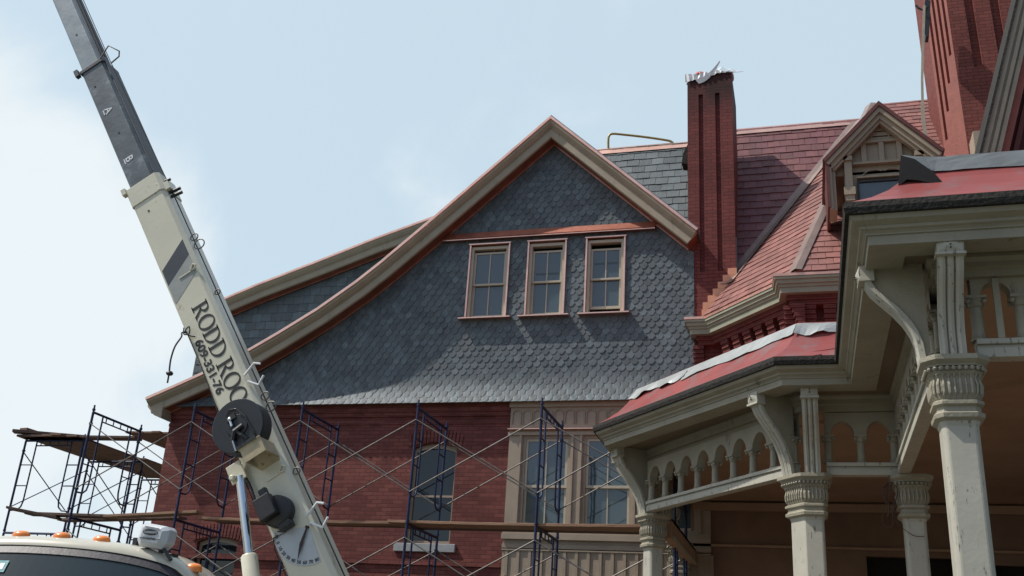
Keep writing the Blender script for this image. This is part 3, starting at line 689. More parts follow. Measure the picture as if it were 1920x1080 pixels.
# --- dormer
DY = 15.6
dm = MB(); dm.box(.86, 2.12, DY+.2, DY+3.0, 8.6, 9.95); dm.prism([(.66, DY+.2, 9.90), (2.31, DY+.2, 9.90), (2.31, DY+.2, 10.02), (1.48, DY+.2, 10.90), (.66, DY+.2, 10.0)], (0, 3.4, 0))
do = build('dormer', dm, m_trim, house, 'small gabled dormer with scalloped lattice gable on the red roof')
dp = [(.55, 10.06), (1.48, 11.07), (2.40, 10.08)]
def tri_strip(mb, d0, d1, y0, y1):
    P = [Vector(p) for p in dp]
    def off(d):
        res = []
        for i, p in enumerate(P):
            ds = []
            if i > 0: ds.append((P[i]-P[i-1]).normalized())
            if i < 2: ds.append((P[i+1]-P[i]).normalized())
            ns = [Vector((q.y, -q.x)) for q in ds]; b = sum(ns, Vector((0, 0))).normalized(); res.append(p+b*d/b.dot(ns[0]))
        return res
    A = off(d0); B = off(d1)
    mb.loft([[(A[i].x, y0, A[i].y), (A[i].x, y1, A[i].y), (B[i].x, y1, B[i].y), (B[i].x, y0, B[i].y)] for i in range(3)])
dr = MB(); tri_strip(dr, -.03, .03, DY-.10, DY+3.2); build('dormer_roof', dr, m_red, do, 'dark red roof edge')
dt = MB(); tri_strip(dt, .031, .10, DY-.07, DY+.15); tri_strip(dt, .10, .17, DY-.02, DY+.14); tri_strip(dt, .17, .215, DY+.02, DY+.13)
# left cheek board seen edge-on below the eave
dt.box(.60, .66, DY-.02, DY+.5, 9.2, 10.02); dt.box(.66, .72, DY+.05, DY+.5, 9.2, 10.0)
# side brackets and little columns
for xc in (.93, 2.05):
    dt.box(xc-.06, xc+.06, DY+.06, DY+.199, 9.60, 10.16); dt.box(xc-.09, xc+.09, DY+.02, DY+.198, 9.46, 9.60); dt.box(xc-.075, xc+.075, DY+.04, DY+.197, 9.36, 9.46)
    dt.box(xc-.06, xc+.06, DY+.07, DY+.196, 8.6, 9.36); dt.box(xc-.07, xc+.07, DY+.02, DY+.1, 10.10, 10.18)
dt.box(1.02, 1.96, DY+.10, DY+.195, 10.05, 10.09); dt.box(1.06, 1.92, DY+.12, DY+.195, 9.80, 9.83)
for xc in (1.20, 1.48, 1.76): dt.box(xc-.04, xc+.04, DY+.14, DY+.194, 10.09, 10.46)
dt.box(1.08, 1.88, DY+.13, DY+.193, 10.46, 10.50)
for s in (-1, 1):
    pts = [(1.48+s*x, DY+.17, z) for x, z in ((.02, 9.93), (.10, 9.97), (.22, 9.95), (.30, 9.90), (.37, 9.80))]; dt.tube(pts, .012, 5)
build('dormer_trim', dt, m_trim, do)
dl = MB()
for k in range(3):
    z = 10.49+k*.095; hw = max(.02, (10.79-z)*.90)
    dl.box(1.48-hw, 1.48+hw, DY+.15, DY+.185, z, z+.07)
for k in range(-2, 3): 
    if k: dl.box(1.48+k*.14-.008, 1.48+k*.14+.008, DY+.14, DY+.19, 10.50, 10.80-abs(k)*.14)
build('lattice_shingles', dl, m_trim, do)
df = MB(); df.box(1.06, 1.09, DY+.12, DY+.18, 8.7, 9.75); df.box(1.87, 1.90, DY+.12, DY+.18, 8.7, 9.75); df.box(1.09, 1.87, DY+.121, DY+.179, 9.72, 9.75); build('window_frame', df, m_black, do)
dg = MB(); dg.box(1.09, 1.87, DY+.15, DY+.155, 8.7, 9.72); build('pane', dg, m_glass, do)
# flared lower roof piece left of the dormer
dc = MB(); dc.box(.57, .62, DY-.05, DY+1.1, 9.22, 10.08); build('cheek_board', dc, m_red, do)

# --- tall right-hand chimney, fluted flank coloured lighter as its sunlit side
tc_ = MB(); TX0, TX1, TY0, TY1 = 2.86, 4.35, 17.7, 19.6
bat = .02
def tall(x0b, x1b, y0, y1, z0, z1, mb):   # slight batter in x
    f = lambda x, z: x-(z-11)*bat
    mb.add([(f(x, z), y, z) for x in (x0b, x1b) for y in (y0, y1) for z in (z0, z1)], [(0,1,3,2),(4,6,7,5),(0,4,5,1),(2,3,7,6),(0,2,6,4),(1,5,7,3)])
tall(TX0+.30, TX1, TY0+.09, TY1, 8.5, 19.0, tc_)
for a, b, zl in ((TX0+.30, 3.47, 13.0), (3.63, 3.92, 13.0), (4.08, TX1, 13.0)): tall(a, b, TY0, TY0+.09, zl, 19.0, tc_)
tall(TX0+.30, TX1, TY0, TY0+.09, 8.5, 13.0, tc_)
to = build('chimney', tc_, m_brick_big, house, 'tall brick chimney at the right with fluted flank in a sunlit salmon tone')
# flank: splayed face from (TX0, TY0+.55) to (TX0+.30, TY0)
fl = MB(); ns = 9
a = Vector((TX0-.02, TY0+.50)); b = Vector((TX0+.30, TY0)); d = (b-a).normalized(); n = Vector((d.y, -d.x)); L = (b-a).length
fx = lambda x, z: x-(z-11)*bat
for k in range(ns):
    s0 = L*k/ns; s1 = L*(k+1)/ns; groove = (k % 2 == 1); zc = 11.45+.22*k*1.25
    for (z0, z1, o) in (((8.5, zc, 0.) , (zc, 19.0, -.06)) if groove else ((8.5, 19.0, 0.),)):
        p = [a+d*s0+n*o, a+d*s1+n*o, a+d*s1-n*.2, a+d*s0-n*.2]
        fl.add([(fx(q.x, z0), q.y, z0) for q in p]+[(fx(q.x, z1), q.y, z1) for q in p], [(0,1,2,3), (4,5,6,7), (0,1,5,4), (1,2,6,5), (2,3,7,6), (3,0,4,7)])
build('fluted_flank', fl, m_sal, to, 'fluted flank in a sunlit salmon tone')
fb = MB(); tall(TX0+.02, TX0+.31, TY0+.5, TY1-.01, 8.5, 19.0, fb); build('flue_side', fb, m_brick_big, to)
tb = MB(); tb.box(3.18, 3.9, 17.2, 17.69, 9.0, 11.35); build('stone_base', tb, m_trim, to)

# --- gable at the top right corner
GY = 12.0
pa = Vector((2.25-.165, GY, 7.5)); pb = Vector((2.25+1.45, GY, 8.05+4.84))
dv = (pb-pa).normalized(); nv = Vector((dv.z, 0, -dv.x))
def rb(mb, o0, o1, y0, y1):
    A = [pa+nv*o0, pb+nv*o0, pb+nv*o1, pa+nv*o1]
    mb.add([(q.x, y, q.z) for y in (y0, y1) for q in A], [(0,1,2,3), (4,5,6,7), (0,1,5,4), (1,2,6,5), (2,3,7,6), (3,0,4,7)])
g1 = MB(); rb(g1, 0, .03, GY-.05, GY+2.5); gmo = build('gable_roof', g1, m_gutter, house, 'dark roof edge of the gable cut by the right edge')
g2 = MB(); rb(g2, .031, .085, GY-.02, GY+.6); rb(g2, .085, .12, GY+.03, GY+.6); rb(g2, .12, .165, GY+.0, GY+.6); rb(g2, .165, .19, GY+.06, GY+.6); rb(g2, .19, .24, GY+.03, GY+.6); build('rake_moulding', g2, m_porch, gmo)
g3 = MB(); rb(g3, .241, .33, GY+.10, GY+.6); build('salmon_board', g3, m_sal, gmo)
g4 = MB(); rb(g4, .331, 3.2, GY+.35, GY+.8)
for k in range(12): rb(g4, .38+k*.13, .44+k*.13, GY+.25, GY+.36)
build('gable_boarding', g4, m_red, gmo)

# walls closing the house behind and to the right
hb = MB(); hb.box(-12.8, 12, 20.6, 34, 0, 8.8); hb.box(2.0, 12, 12.9, 20.6, 5.1, 7.6); hb.box(-1.9, 2.5, 18.35, 20.0, 0, 9.0)
build('rear_block', hb, m_brick, house)
# ceiling-high wall of the house behind the porch
pw = MB(); rect_wall(pw, 18.0, -1.95, 9, 0, 5.05, [(.92, 2.35, 0.8, 3.97), (2.85, 5.0, .8, 3.88)], .2); build('porch_wall', pw, m_pwall, house, 'brown wall at the back of the porch')
for (a, b, c, d) in ((.92, 2.35, .8, 3.97), (2.85, 5.0, .8, 3.88)):
    dd = MB(); dd.box(a, b, 18.15, 18.25, c, d)
    for k in range(8): dd.box(a+.1, b-.1, 18.12, 18.15, d-.12-k*.32, d-.05-k*.32)
    build('door', dd, m_dark, house, 'dark doorway at the back of the porch')

# =================================================================== PORCH
porch = empty('porch', (0, 12, 0), 'weathered cream porch with red metal roof, carved brackets and small arcades', 'porch')
eave = [(-2.87, 17.9), (-2.87, 13.83), (-.265, 10.88), (.375, 10.88), (.365, 6.88), (6.0, 6.80)]
def rise(y): return .15*min(1, max(0, (y-7.0)/3.7))      # the eaves climb a little towards the house
_build = build
def build(name, mb, mat, parent=None, *a, **k):
    if parent is not None and parent.name.split('.')[0] in ('porch', 'bracket') and name not in ('roof_flashing', 'dark_flashing_gap'):
        mb.v = [(v[0], v[1], v[2]+rise(v[1])*min(1, max(0, (v[2]-4.2)/.5))) for v in mb.v]
    if parent is not None and parent.name.split('.')[0] == 'arcade':
        mb.v = [(v[0], v[1], v[2]+rise(v[1])*.35*min(1, max(0, (v[2]-4.5)/.15))) for v in mb.v]
    return _build(name, mb, mat, parent, *a, **k)
colp = [(-2.2, 17.9), (-2.22, 14.45), (-.02, 11.6), (1.0, 11.6), (1.0, 7.46), (6.0, 7.46)]
c1 = MB(); sweep(c1, eave, [(-.03, 4.905), (-.045, 4.87), (-.10, 4.845), (-.105, 4.825), (-.125, 4.815), (-.14, 4.80), (-.14, 4.79), (-.155, 4.785), (-.155, 4.715), (-.42, 4.715), (-.42, 4.905)])
cor = build('cornice', c1, m_porch, porch)
gt = MB(); sweep(gt, eave, [(0, 5.0), (.01, 4.95), (0, 4.906), (-.25, 4.906), (-.25, 5.0)]); build('gutter', gt, m_gutter, porch, 'blackened gutter edge')
# soffit (tan, on the flat) : ring between eave and column line
so_ = MB(); e2 = offset_path(eave, -.40)
def ring_flat(mb, pa_, pb_, z, th=.03):
    for i in range(len(pa_)-1):
        q = [pa_[i], pa_[i+1], pb_[i+1], pb_[i]]
        mb.add([(x, y, z) for x, y in q]+[(x, y, z+th) for x, y in q], [(0,1,2,3), (4,5,6,7), (0,1,5,4), (1,2,6,5), (2,3,7,6), (3,0,4,7)])
cin = offset_path(colp, -.10)
ring_flat(so_, offset_path(eave, -.16), cin, 4.755)
build('soffit', so_, M('tan_soffit', (.22, .165, .11), .7, var=.12, scale=2, bump=.15, bscale=30, stain=(.10, .07, .05), sscale=4, sthr=(.62, .72)), porch)
# frieze under the soffit above the arcades
fz = MB(); sweep(fz, colp, [(.05, 4.754), (.05, 4.73), (.02, 4.70), (.02, 4.66), (-.01, 4.65), (-.01, 4.60), (-.10, 4.60), (-.10, 4.754)]); build('frieze', fz, m_porch, porch)
# ceiling
ce_ = MB(); cpoly = offset_path(colp, -.1)
ce_.add([(x, y, 4.69) for x, y in cpoly]+[(6.0, 18.0, 4.69)], [tuple(range(len(cpoly)+1))]); 
build('ceiling', ce_, m_ceiling, porch, 'tan boarded porch ceiling', fixn=False)
# roof
rb_ = MB(); T = .60
for (t0, z0, t1, z1) in ((-.02, 5.002, -.06, 5.03), (-.06, 5.03, -.2, 5.12), (-.2, 5.12, -.34, 5.235), (-.34, 5.235, -.45, 5.36), (-.45, 5.36, -T, 5.60), (-T, 5.60, -1.6, 5.64)):
    A = offset_path(eave, t0); B = offset_path(eave, t1)
    for i in range(len(eave)-1): rb_.poly([(*A[i], z0), (*A[i+1], z0), (*B[i+1], z1), (*B[i], z1)])
ri = offset_path(eave, -1.6); rb_.poly([(x, y, 5.641) for x, y in ri]+[(6, 18, 5.641)])
ro = build('porch_roof', rb_, m_redmetal, porch, 'faded red sheet metal roof', fixn=False)
SEAM = MB()
def roofpt(seg, s, t):     # seg index, s along 0..1, t inward
    A = offset_path(eave, -t); a = Vector(A[seg]); b = Vector(A[seg+1]); p = a+(b-a)*s
    z = 5.12+(t-.2)*.82 if t < .34 else 5.235+(t-.34)*1.136 if t < .45 else 5.36+(t-.45)*1.6
    return Vector((p.x, p.y, z+rise(p.y)))
def sheet(seg, s0, s1, tlo, thi, n, lift, wav, seed, mat, label, tall=0, curl=None, skew=0):
    rnd = random.Random(seed); mb = MB(); rows = []; m_ = 5
    segd = Vector((eave[seg+1][0]-eave[seg][0], eave[seg+1][1]-eave[seg][1])).normalized(); nrm = Vector((segd.y, -segd.x, 0))
    for i in range(n+1):
        s = s0+(s1-s0)*i/n; row = []
        q_ = i*12/n; wv = wav*(sin(q_*.9+seed)+.6*sin(q_*2.3+seed*2))
        for j in range(m_+1):
            v = j/m_; t = (tlo+wv*(1-v))*(1-v)+thi*v
            p = roofpt(seg, min(1, s+skew*(1-v)*max(0, 1-i/4)), t)+Vector((rnd.uniform(-1, 1), rnd.uniform(-1, 1), rnd.uniform(-1, 1)))*.0025; lf = lift*(1-v)*(1.0+sin(q_*1.3+seed))+.012
            if curl: lf += curl(i/n, v)
            p = p+Vector((nrm.x*lf*.7, nrm.y*lf*.7, lf*.7+tall*v*v))
            row.append(p)
        rows.append(row)
    for i in range(n):
        for j in range(m_): mb.poly([rows[i][j], rows[i+1][j], rows[i+1][j+1], rows[i][j+1]], .5)
    o = build('roof_flashing', mb, mat, porch, label, smooth=True, fixn=False)
    sm = o.modifiers.new('solid', 'SOLIDIFY'); sm.thickness = .003
    import bmesh
    bm = bmesh.new(); bm.from_mesh(o.data); bmesh.ops.remove_doubles(bm, verts=bm.verts[:], dist=1e-5); bm.to_mesh(o.data); bm.free()
    for p in o.data.polygons: p.use_smooth = False
    return o
sheet(1, .0, .38, .48, .585, 22, .018, .014, 3, m_leadpale, 'loose pale flashing sheet curling off the lower roof')
sheet(1, .37, 1.0, .475, .585, 30, .006, .008, 5, m_leadpale, 'long pale galvanised flashing along the canted roof')
sheet(2, .0, 1.0, .475, .585, 14, .02, .012, 9, m_leadpale, 'short buckled piece of pale flashing')
sheet(4, -.024, 1.0, .485, .60, 60, .004, .006, 2, m_lead, 'wide grey lead flashing lifting at its end', skew=.05, curl=lambda a, v: (.04*max(0, 1-a/.05)**1.5))
hole = MB(); hole.prism([onY(*q, 7.26) for q in [(1689, 291), (1684, 350), (1700, 336), (1722, 338), (1775, 350), (1750, 322), (1715, 298)]], (.01, .09, .005))  # flat black piece painted as the dark of the hole under the flashing
build('dark_flashing_gap', hole, M('gap_darkness', (.008, .008, .008), .8, var=.2, bump=.05), porch, 'dark hole under the flashing at the roof corner')

dmg = MB(); a_ = Vector((-.30, 10.86)); 
dmg.obox((.22, 10.955, 4.955), (1, .02, .08), (0, 1, 0), (0, 0, 1), .085, .014, .012); build('loose_moulding', dmg, m_post, porch, 'broken loose strip of moulding')
dg0 = MB()
for k, (x, z, l) in enumerate(((-.20, 5.0, .05), (.02, 4.99, .09), (.18, 5.01, .12), (.30, 4.985, .05))): dg0.obox((x, 10.925, z), (1, 0, .15*(-1)**k), (0, 1, 0), (0, 0, 1), l/2, .012, .006)
build('rotten_gaps', dg0, m_gutter, porch)
sm_ = MB(); sm_.tube([roofpt(2, .05+.9*k/6, .06+.24*k/6)+Vector((0, 0, .003)) for k in range(7)], .005, 5); build('roof_seam', sm_, m_redmetal, ro)
# posts with carved capitals
def offpoly(poly, o):
    n = len(poly); P = [Vector(p) for p in poly]; res = []
    for i in range(n):
        d0 = (P[i]-P[i-1]).normalized(); d1 = (P[(i+1) % n]-P[i]).normalized(); n0 = Vector((d0.y, -d0.x)); n1 = Vector((d1.y, -d1.x))
        b = (n0+n1).normalized(); res.append(P[i]+b*o/max(.3, b.dot(n0)))
    return res
def prof_poly(mb, poly, prof, ripple=0, per=1):
    rings = []
    for o, z in prof:
        q = offpoly(poly, o); r = []
        for i in range(len(q)):
            a = q[i]; b = q[(i+1) % len(q)]; dd = (b-a); d1 = dd.normalized() if dd.length > 1e-6 else Vector((1, 0)); nn_ = Vector((d1.y, -d1.x))
            for k in range(per):
                u = k/per; rp = ripple*sin(pi*((k*3) % per)/per*1.0)*(1 if ripple else 0) if ripple else 0
                p = a+dd*u+nn_*rp; r.append((p.x, p.y, z))
        rings.append(r)
    mb.loft(rings)
def post(poly, z0=.6, ztop=4.0, label=None):
    """poly counter-clockwise seen from above, the shaft outline"""
    s = MB(); prof_poly(s, poly, [(0, z0), (0, 3.50), (.02, 3.56)])
    po = build('post', s, m_post, porch, label, bevel=.012)
    c = MB()
    prof_poly(c, poly, [(.012, 3.535), (.042, 3.555), (.046, 3.585), (.024, 3.60), (.02, 3.635), (.046, 3.65), (.046, 3.672), (.024, 3.685)])
    body = [(.015, 3.68), (.026, 3.70), (.040, 3.74), (.040, 3.78), (.032, 3.83), (.040, 3.86), (.062, 3.885)]
    prof_poly(c, poly, body)
    prof_poly(c, poly, [(.070, 3.925), (.072, 3.935), (.098, 3.955), (.108, 3.962), (.108, 3.998), (.05, 3.999)])
    prof_poly(c, poly, [(.05, 3.87), (.05, 3.93)])
    # leaf ribs and beads
    q = offpoly(poly, .040); qb = offpoly(poly, .072)
    for i in range(len(q)):
        a = q[i]; b = q[(i+1) % len(q)]; L = (b-a).length; n = max(1, round(L/.038))
        if L < .03: continue
        for k in range(n):
            p = a+(b-a)*((k+.5)/n); dd = (b-a).normalized(); nn_ = Vector((dd.y, -dd.x))
            big = 1 if k % 2 else .75
            c.tube([(p.x-nn_.x*.03, p.y-nn_.y*.03, 3.685), (p.x+nn_.x*.005, p.y+nn_.y*.005, 3.73), (p.x+nn_.x*.010, p.y+nn_.y*.010, 3.79), (p.x-nn_.x*.006, p.y-nn_.y*.006, 3.84), (p.x+nn_.x*.012, p.y+nn_.y*.012, 3.868)], .012, 6, rs=[.006, .011*big, .012*big, .010*big, .010])
        a = qb[i]; b = qb[(i+1) % len(qb)]; L = (b-a).length; n = max(1, round(L/.042))
        for k in range(n):
            p = a+(b-a)*((k+.5)/n)
            c.lathe([(0, -.017), (.011, -.013), (.017, 0), (.011, .013), (0, .017)], (p.x, p.y, 3.905), 6)
    OFF[po.name] = OFF[porch.name]
    build('capital', c, m_porch, po, smooth=False)
    return po
def rpoly(cx, cy, w, d, ch, rot=0):
    hw, hd = w/2, d/2
    p = [(-hw+ch, -hd), (hw-ch, -hd), (hw, -hd+ch), (hw, hd-ch), (hw-ch, hd), (-hw+ch, hd), (-hw, hd-ch), (-hw, -hd+ch)]
    return [(cx+x*cos(rot)-y*sin(rot), cy+x*sin(rot)+y*cos(rot)) for x, y in p]
post(rpoly(1.075, 7.62, .245, .25, .028), label='nearest post with badly peeling paint')
post(rpoly(1.115, 11.74, .225, .22, .028))
post(rpoly(4.4, 7.62, .27, .27, .03))
ct = Vector((-2.2+.0, 2.85)); ca = atan2(11.6-14.45, -.02+2.22)   # direction of the canted side
dC = Vector((cos(ca), sin(ca))); nC = Vector((dC.y, -dC.x))
Mc = Vector((.02, 11.72))
# polygon of the corner post: front face and canted face
M_poly = [(-.01, 11.60), (.165, 11.60), (.185, 11.62), (.185, 11.82), (.0, 11.92), (-.11, 11.88), (-.17, 11.80), (-.025, 11.61)]
post(M_poly)
Lc = Vector((-2.10, 14.52)); post(rpoly(Lc.x, Lc.y, .235, .22, .028, ca))
post(rpoly(-2.1, 17.7, .25, .25, .03))

# arcades
def arcade(p0, p1, n, label=None, extra=None):
    p0 = Vector(p0); p1 = Vector(p1); L = (p1-p0).length; d = (p1-p0)/L; nn_ = Vector((d.y, -d.x))
    def W(s, o, z): q = p0+d*s+nn_*o; return (q.x, q.y, z)
    def bx(mb, s0, s1, o0, o1, z0, z1):
        mb.add([W(s, o, z) for s in (s0, s1) for o in (o0, o1) for z in (z0, z1)], [(0,1,3,2),(4,6,7,5),(0,4,5,1),(2,3,7,6),(0,2,6,4),(1,5,7,3)])
    be = MB(); bx(be, 0, L, -.08, .045, 4.003, 4.075); bx(be, 0, L, -.07, .03, 4.075, 4.10); bx(be, 0, L, -.085, .06, 4.10, 4.14)
    bo_ = build('arcade', be, m_post, porch, label, bevel=.004); OFF[bo_.name] = OFF[porch.name]
    sp = MB(); pitch = L/n; r = pitch/2-.062; zs = 4.585-r
    for k in range(n):
        c = pitch*(k+.5); ns_ = 10
        xs = [c-pitch/2, c-r]+[c-r*cos(pi*i/ns_) for i in range(1, ns_)]+[c+r, c+pitch/2]
        def zz(x): return zs+sqrt(max(0, r*r-(x-c)**2)) if abs(x-c) < r else zs-.03
        for a, b in zip(xs, xs[1:]):
            za, zb = (zz(a), zz(b)) if not (abs(a-c) >= r-1e-6 and abs(b-c) >= r-1e-6) else (zs-.03, zs-.03)
            if abs(a-c) >= r-1e-6 and abs(b-c) < r-1e-6: za = zs
            if abs(b-c) >= r-1e-6 and abs(a-c) < r-1e-6: zb = zs
            sp.add([W(a, .03, za), W(b, .03, zb), W(b, .03, 4.66), W(a, .03, 4.66), W(a, -.09, za), W(b, -.09, zb), W(b, -.09, 4.66), W(a, -.09, 4.66)], [(0,1,2,3), (4,5,6,7), (0,1,5,4)])
    build('arch_panel', sp, m_porch, bo_)
    for k in range(n+1):
        s = min(max(pitch*k, .03), L-.03); q = W(s, -.022, 0); cm = MB()
        cm.lathe([(.060, 4.14), (.060, 4.152), (.050, 4.158), (.055, 4.172), (.045, 4.182), (.043, 4.30), (.041, zs-.085), (.050, zs-.080), (.044, zs-.072), (.056, zs-.05), (.054, zs-.04), (.068, zs-.026), (.068, zs-.022)], (q[0], q[1], 0), 12)
        bx(cm, s-.070, s+.070, -.095, .050, zs-.022, zs-.002)
        for sg in (-1, 1):
            for o_ in (-.055, .02):
                v_ = W(s+sg*.056, o_*1.35, zs-.042); cm.lathe([(0, -.02), (.014, -.013), (.019, 0), (.014, .013), (0, .02)], v_, 7)
        build('colonnette', cm, m_porch, bo_, smooth=True)
    if extra:
        ex = MB(); bx(ex, extra, extra+.045, .034, .062, 4.14, 4.60); build('loose_batten', ex, m_porch, bo_)
arcade((-2.12, 14.22), (-.10, 11.68), 8, 'canted row of small arches on colonnettes')
arcade((.24, 11.68), (1.0, 11.68), 2, 'short row of two small arches')
arcade((1.02, 11.55), (1.02, 7.8), 11)
arcade((1.24, 7.55), (4.2, 7.55), 9, 'near row of small arches with a loose batten', extra=.145)
arcade((-2.16, 17.5), (-2.16, 14.75), 8)

# brackets
def bracket(p, n, depth, label=None, w=.165):
    p = Vector(p); n = Vector(n).normalized(); t = Vector((-n.y, n.x))
    def W(o, s, z): q = p+n*o+t*s; return (q.x, q.y, z)
    base = [(.055, 4.0), (.060, 4.06), (.075, 4.14), (.105, 4.23), (.16, 4.32), (.24, 4.41), (.33, 4.49), (.40, 4.555), (.435, 4.61), (.445, 4.65)]
    k = depth/.445; cur = [(o*k if o > .06 else o, z) for o, z in base]
    s_ = MB(); hw = w*.36
    poly = [(0, 4.0)]+cur+[(depth*1.0, 4.754), (0, 4.754)]
    s_.add([W(o, -hw, z) for o, z in poly]+[W(o, hw, z) for o, z in poly], [tuple(range(len(poly))), tuple(range(len(poly), 2*len(poly)))]+[(i, (i+1) % len(poly), len(poly)+(i+1) % len(poly), len(poly)+i) for i in range(len(poly))])
    bo_ = build('bracket', s_, m_porch, porch, label); OFF[bo_.name] = OFF[porch.name]
    fl_ = MB()     # fluted face following the curve
    for sc_ in (-1, 0, 1):
        c = sc_*w*.335
        fl_.tube([W(o+.004, c, z) for o, z in cur], w*.16, 8)
    for sg in (-1, 1):
        rings = [[W(o-.02, sg*w/2-.008*sg, z), W(o+.022, sg*w/2-.008*sg, z), W(o+.022, sg*w/2+.004*sg, z), W(o-.02, sg*w/2+.004*sg, z)] for o, z in cur]; fl_.loft(rings)
    build('fluted_face', fl_, m_post, bo_, smooth=True)
    hd = MB(); o0 = depth-.05; o1 = depth+.055; z0, z1 = 4.645, 4.745; hw = w/2+.008
    ring = [W(o1, -hw, z0), W(o1, hw, z0), W(o1, hw, z1), W(o1, -hw, z1)]; bk_ = [W(o0, -hw, z0), W(o0, hw, z0), W(o0, hw, z1), W(o0, -hw, z1)]
    tip = W(o1+.030, 0, (z0+z1)/2); md = [W(o1+.006, 0, z0), W(o1+.006, hw, (z0+z1)/2), W(o1+.006, 0, z1), W(o1+.006, -hw, (z0+z1)/2)]
    hd.add(ring+bk_+[tip]+md, [(0,4,5,1), (1,5,6,2), (2,6,7,3), (3,7,4,0), (4,7,6,5), (0,9,8), (9,1,8), (1,10,8), (10,2,8), (2,11,8), (11,3,8), (3,12,8), (12,0,8)])
    hd.add([W(o0, -hw-.01, z0-.02), W(o1+.012, -hw-.01, z0-.02), W(o1+.012, hw+.01, z0-.02), W(o0, hw+.01, z0-.02), W(o0, -hw-.01, z0-.002), W(o1+.012, -hw-.01, z0-.002), W(o1+.012, hw+.01, z0-.002), W(o0, hw+.01, z0-.002)], [(0,1,2,3), (4,5,6,7), (0,1,5,4), (1,2,6,5), (2,3,7,6), (3,0,4,7)])
    build('carved_head', hd, m_post, bo_)
    dt_ = MB()
    for (s, z) in ((-.035, .028), (.035, .028), (0, -.004), (0, -.026)):
        dt_.lathe([(0, 0), (.0055, .002), (.0055, .02), (0, .022)], W(o1+.018-abs(s)*.42-abs(z)*.25, s, (z0+z1)/2+z), 6, ax=(n.x, n.y, 0))
    build('drilled_holes', dt_, m_black, bo_)
bracket((1.065, 7.47), (0, -1), .36, 'near bracket facing forward with a carved head')
bracket((.93, 7.62), (-1, 0), .40)
bracket((.09, 11.60), (0, -1), .40)
bracket((-.13, 11.72), (nC.x, nC.y), .45)
bracket((-2.18, 14.42), (nC.x, nC.y), .48)
bracket((-2.24, 14.6), (-1, -.0), .42)
bracket((4.4, 7.47), (0, -1), .36)
# porch beam running back to the house, floor
pb_ = MB(); pb_.box(-1.98, -1.86, 14.7, 17.9, 3.72, 4.0)
pb_.box(-2.2, -1.86, 14.7, 17.9, 3.96, 4.0); build('side_beam', pb_, m_ceiling, porch)
cj = MB()
for k in range(26):
    y = 14.8+k*.12; cj.lathe([(0, -.03), (.02, -.02), (.02, .02), (0, .03)], (-1.85, y, 3.74), 5)
build('bead_moulding', cj, m_porch, porch)
cm_ = MB(); cm_.box(-1.9, 6, 17.86, 17.96, 4.56, 4.66); cm_.box(-1.9, 8, 17.93, 17.97, 4.06, 4.10); build('crown_mould', cm_, m_ceiling, porch)
pf_ = MB(); fp = offset_path(colp, .15); pf_.prism([(x, y, .45) for x, y in fp]+[(6, 18, .45)], (0, 0, .17)); build('porch_floor', pf_, m_pwall, porch)
# coil of cable hanging by the back post
wc = MB(); base = onZ(1663, 905, 3.95); rr_ = random.Random(4)
for k in range(4):
    pts = []; ph = rr_.uniform(0, 6); W_ = rr_.uniform(.04, .10); H_ = rr_.uniform(.28, .55)
    for i in range(25):
        a = 2*pi*i/24; pts.append((base.x+W_*sin(a+ph*.1)*.8+.02*sin(3*a+ph), 11.62-.02+.015*cos(a*2+ph), 3.92-H_*(1-cos(a))/2))
    wc.tube(pts, .0045, 5)
wc.tube(smooth([(base.x+.02, 11.6, 3.99), (base.x-.02, 11.6, 3.75), (base.x+.05, 11.6, 3.5), (base.x+.2, 11.6, 3.36), (base.x+.32, 11.62, 3.35)]), .004, 5)
wo = build('cable_coil', wc, M('brown_cable', (.07, .035, .022), .6), None, loc=(base.x, 11.6, 3.4)); tag(wo, 'tangled coil of thin brown cable hanging under the porch beam', 'cable')

# =================================================================== things on the roofs
# plastic sheet on the chimney
ps = MB(); rnd = random.Random(11); nU, nV = 26, 8; rows = []
for i in range(nU+1):
    u = i/nU; row = []
    for j in range(nV+1):
        v = j/nV      # 0 hanging lip in front, 1 at the back of the top
        y = CY0-.035+.55*max(0, v-.25)+.012*sin(i*2.1)
        lip = .15*(1-u)**1.5 if u < .65 else 0.0
        z = CZ+.012-(lip+.02)*max(0, (.25-v)/.25)+ (.05+.03*sin(i*.8))*max(0, sin(pi*min(1, v*1.1)))*(.6+.4*sin(i*1.9)) + .02*rnd.uniform(-1, 1)*(v > .2)
        x = CX0-.04+.96*u+.02*rnd.uniform(-1, 1)
        row.append((x, y, z))
    rows.append(row)
for i in range(nU):
    for j in range(nV): ps.poly([rows[i][j], rows[i+1][j], rows[i+1][j+1], rows[i][j+1]])
# tongue of plastic lifted by the wind
tn = []
for i in range(11):
    u = i/10; x = -1.80+u*.50; z = CZ-.12+.40*u**1.9; tn.append(((x, CY0-.05, z), (x+.05*(1-u)+.012, CY0-.03, z-.085*(1-u**3)-.01)))
for a, b in zip(tn, tn[1:]): ps.poly([a[0], b[0], b[1], a[1]])
pso = build('plastic_sheet', ps, m_plastic, None, loc=(-1.5, 18, 13.6), fixn=False, smooth=True); tag(pso, 'torn white plastic sheet flapping on top of the narrow chimney', 'plastic sheet')
wsp = MB(); gu_, gv_ = 12, 7
def wp(i, j):
    u, v = i/gu_, j/gv_; return (-1.47+.38*u+.20*v*(.35+u), CY0+.05+.03*sin(u*19)+.05*v, CZ+.015+(.235-.20*u)*v+.012*sin(u*23+v*3)*v)
for i in range(gu_):
    for j in range(gv_): wsp.poly([wp(i, j), wp(i+1, j), wp(i+1, j+1), wp(i, j+1)], .5)
m_film = M('thin_clear_film', (.85, .87, .88), .3, var=.1, bump=.1, bscale=20)
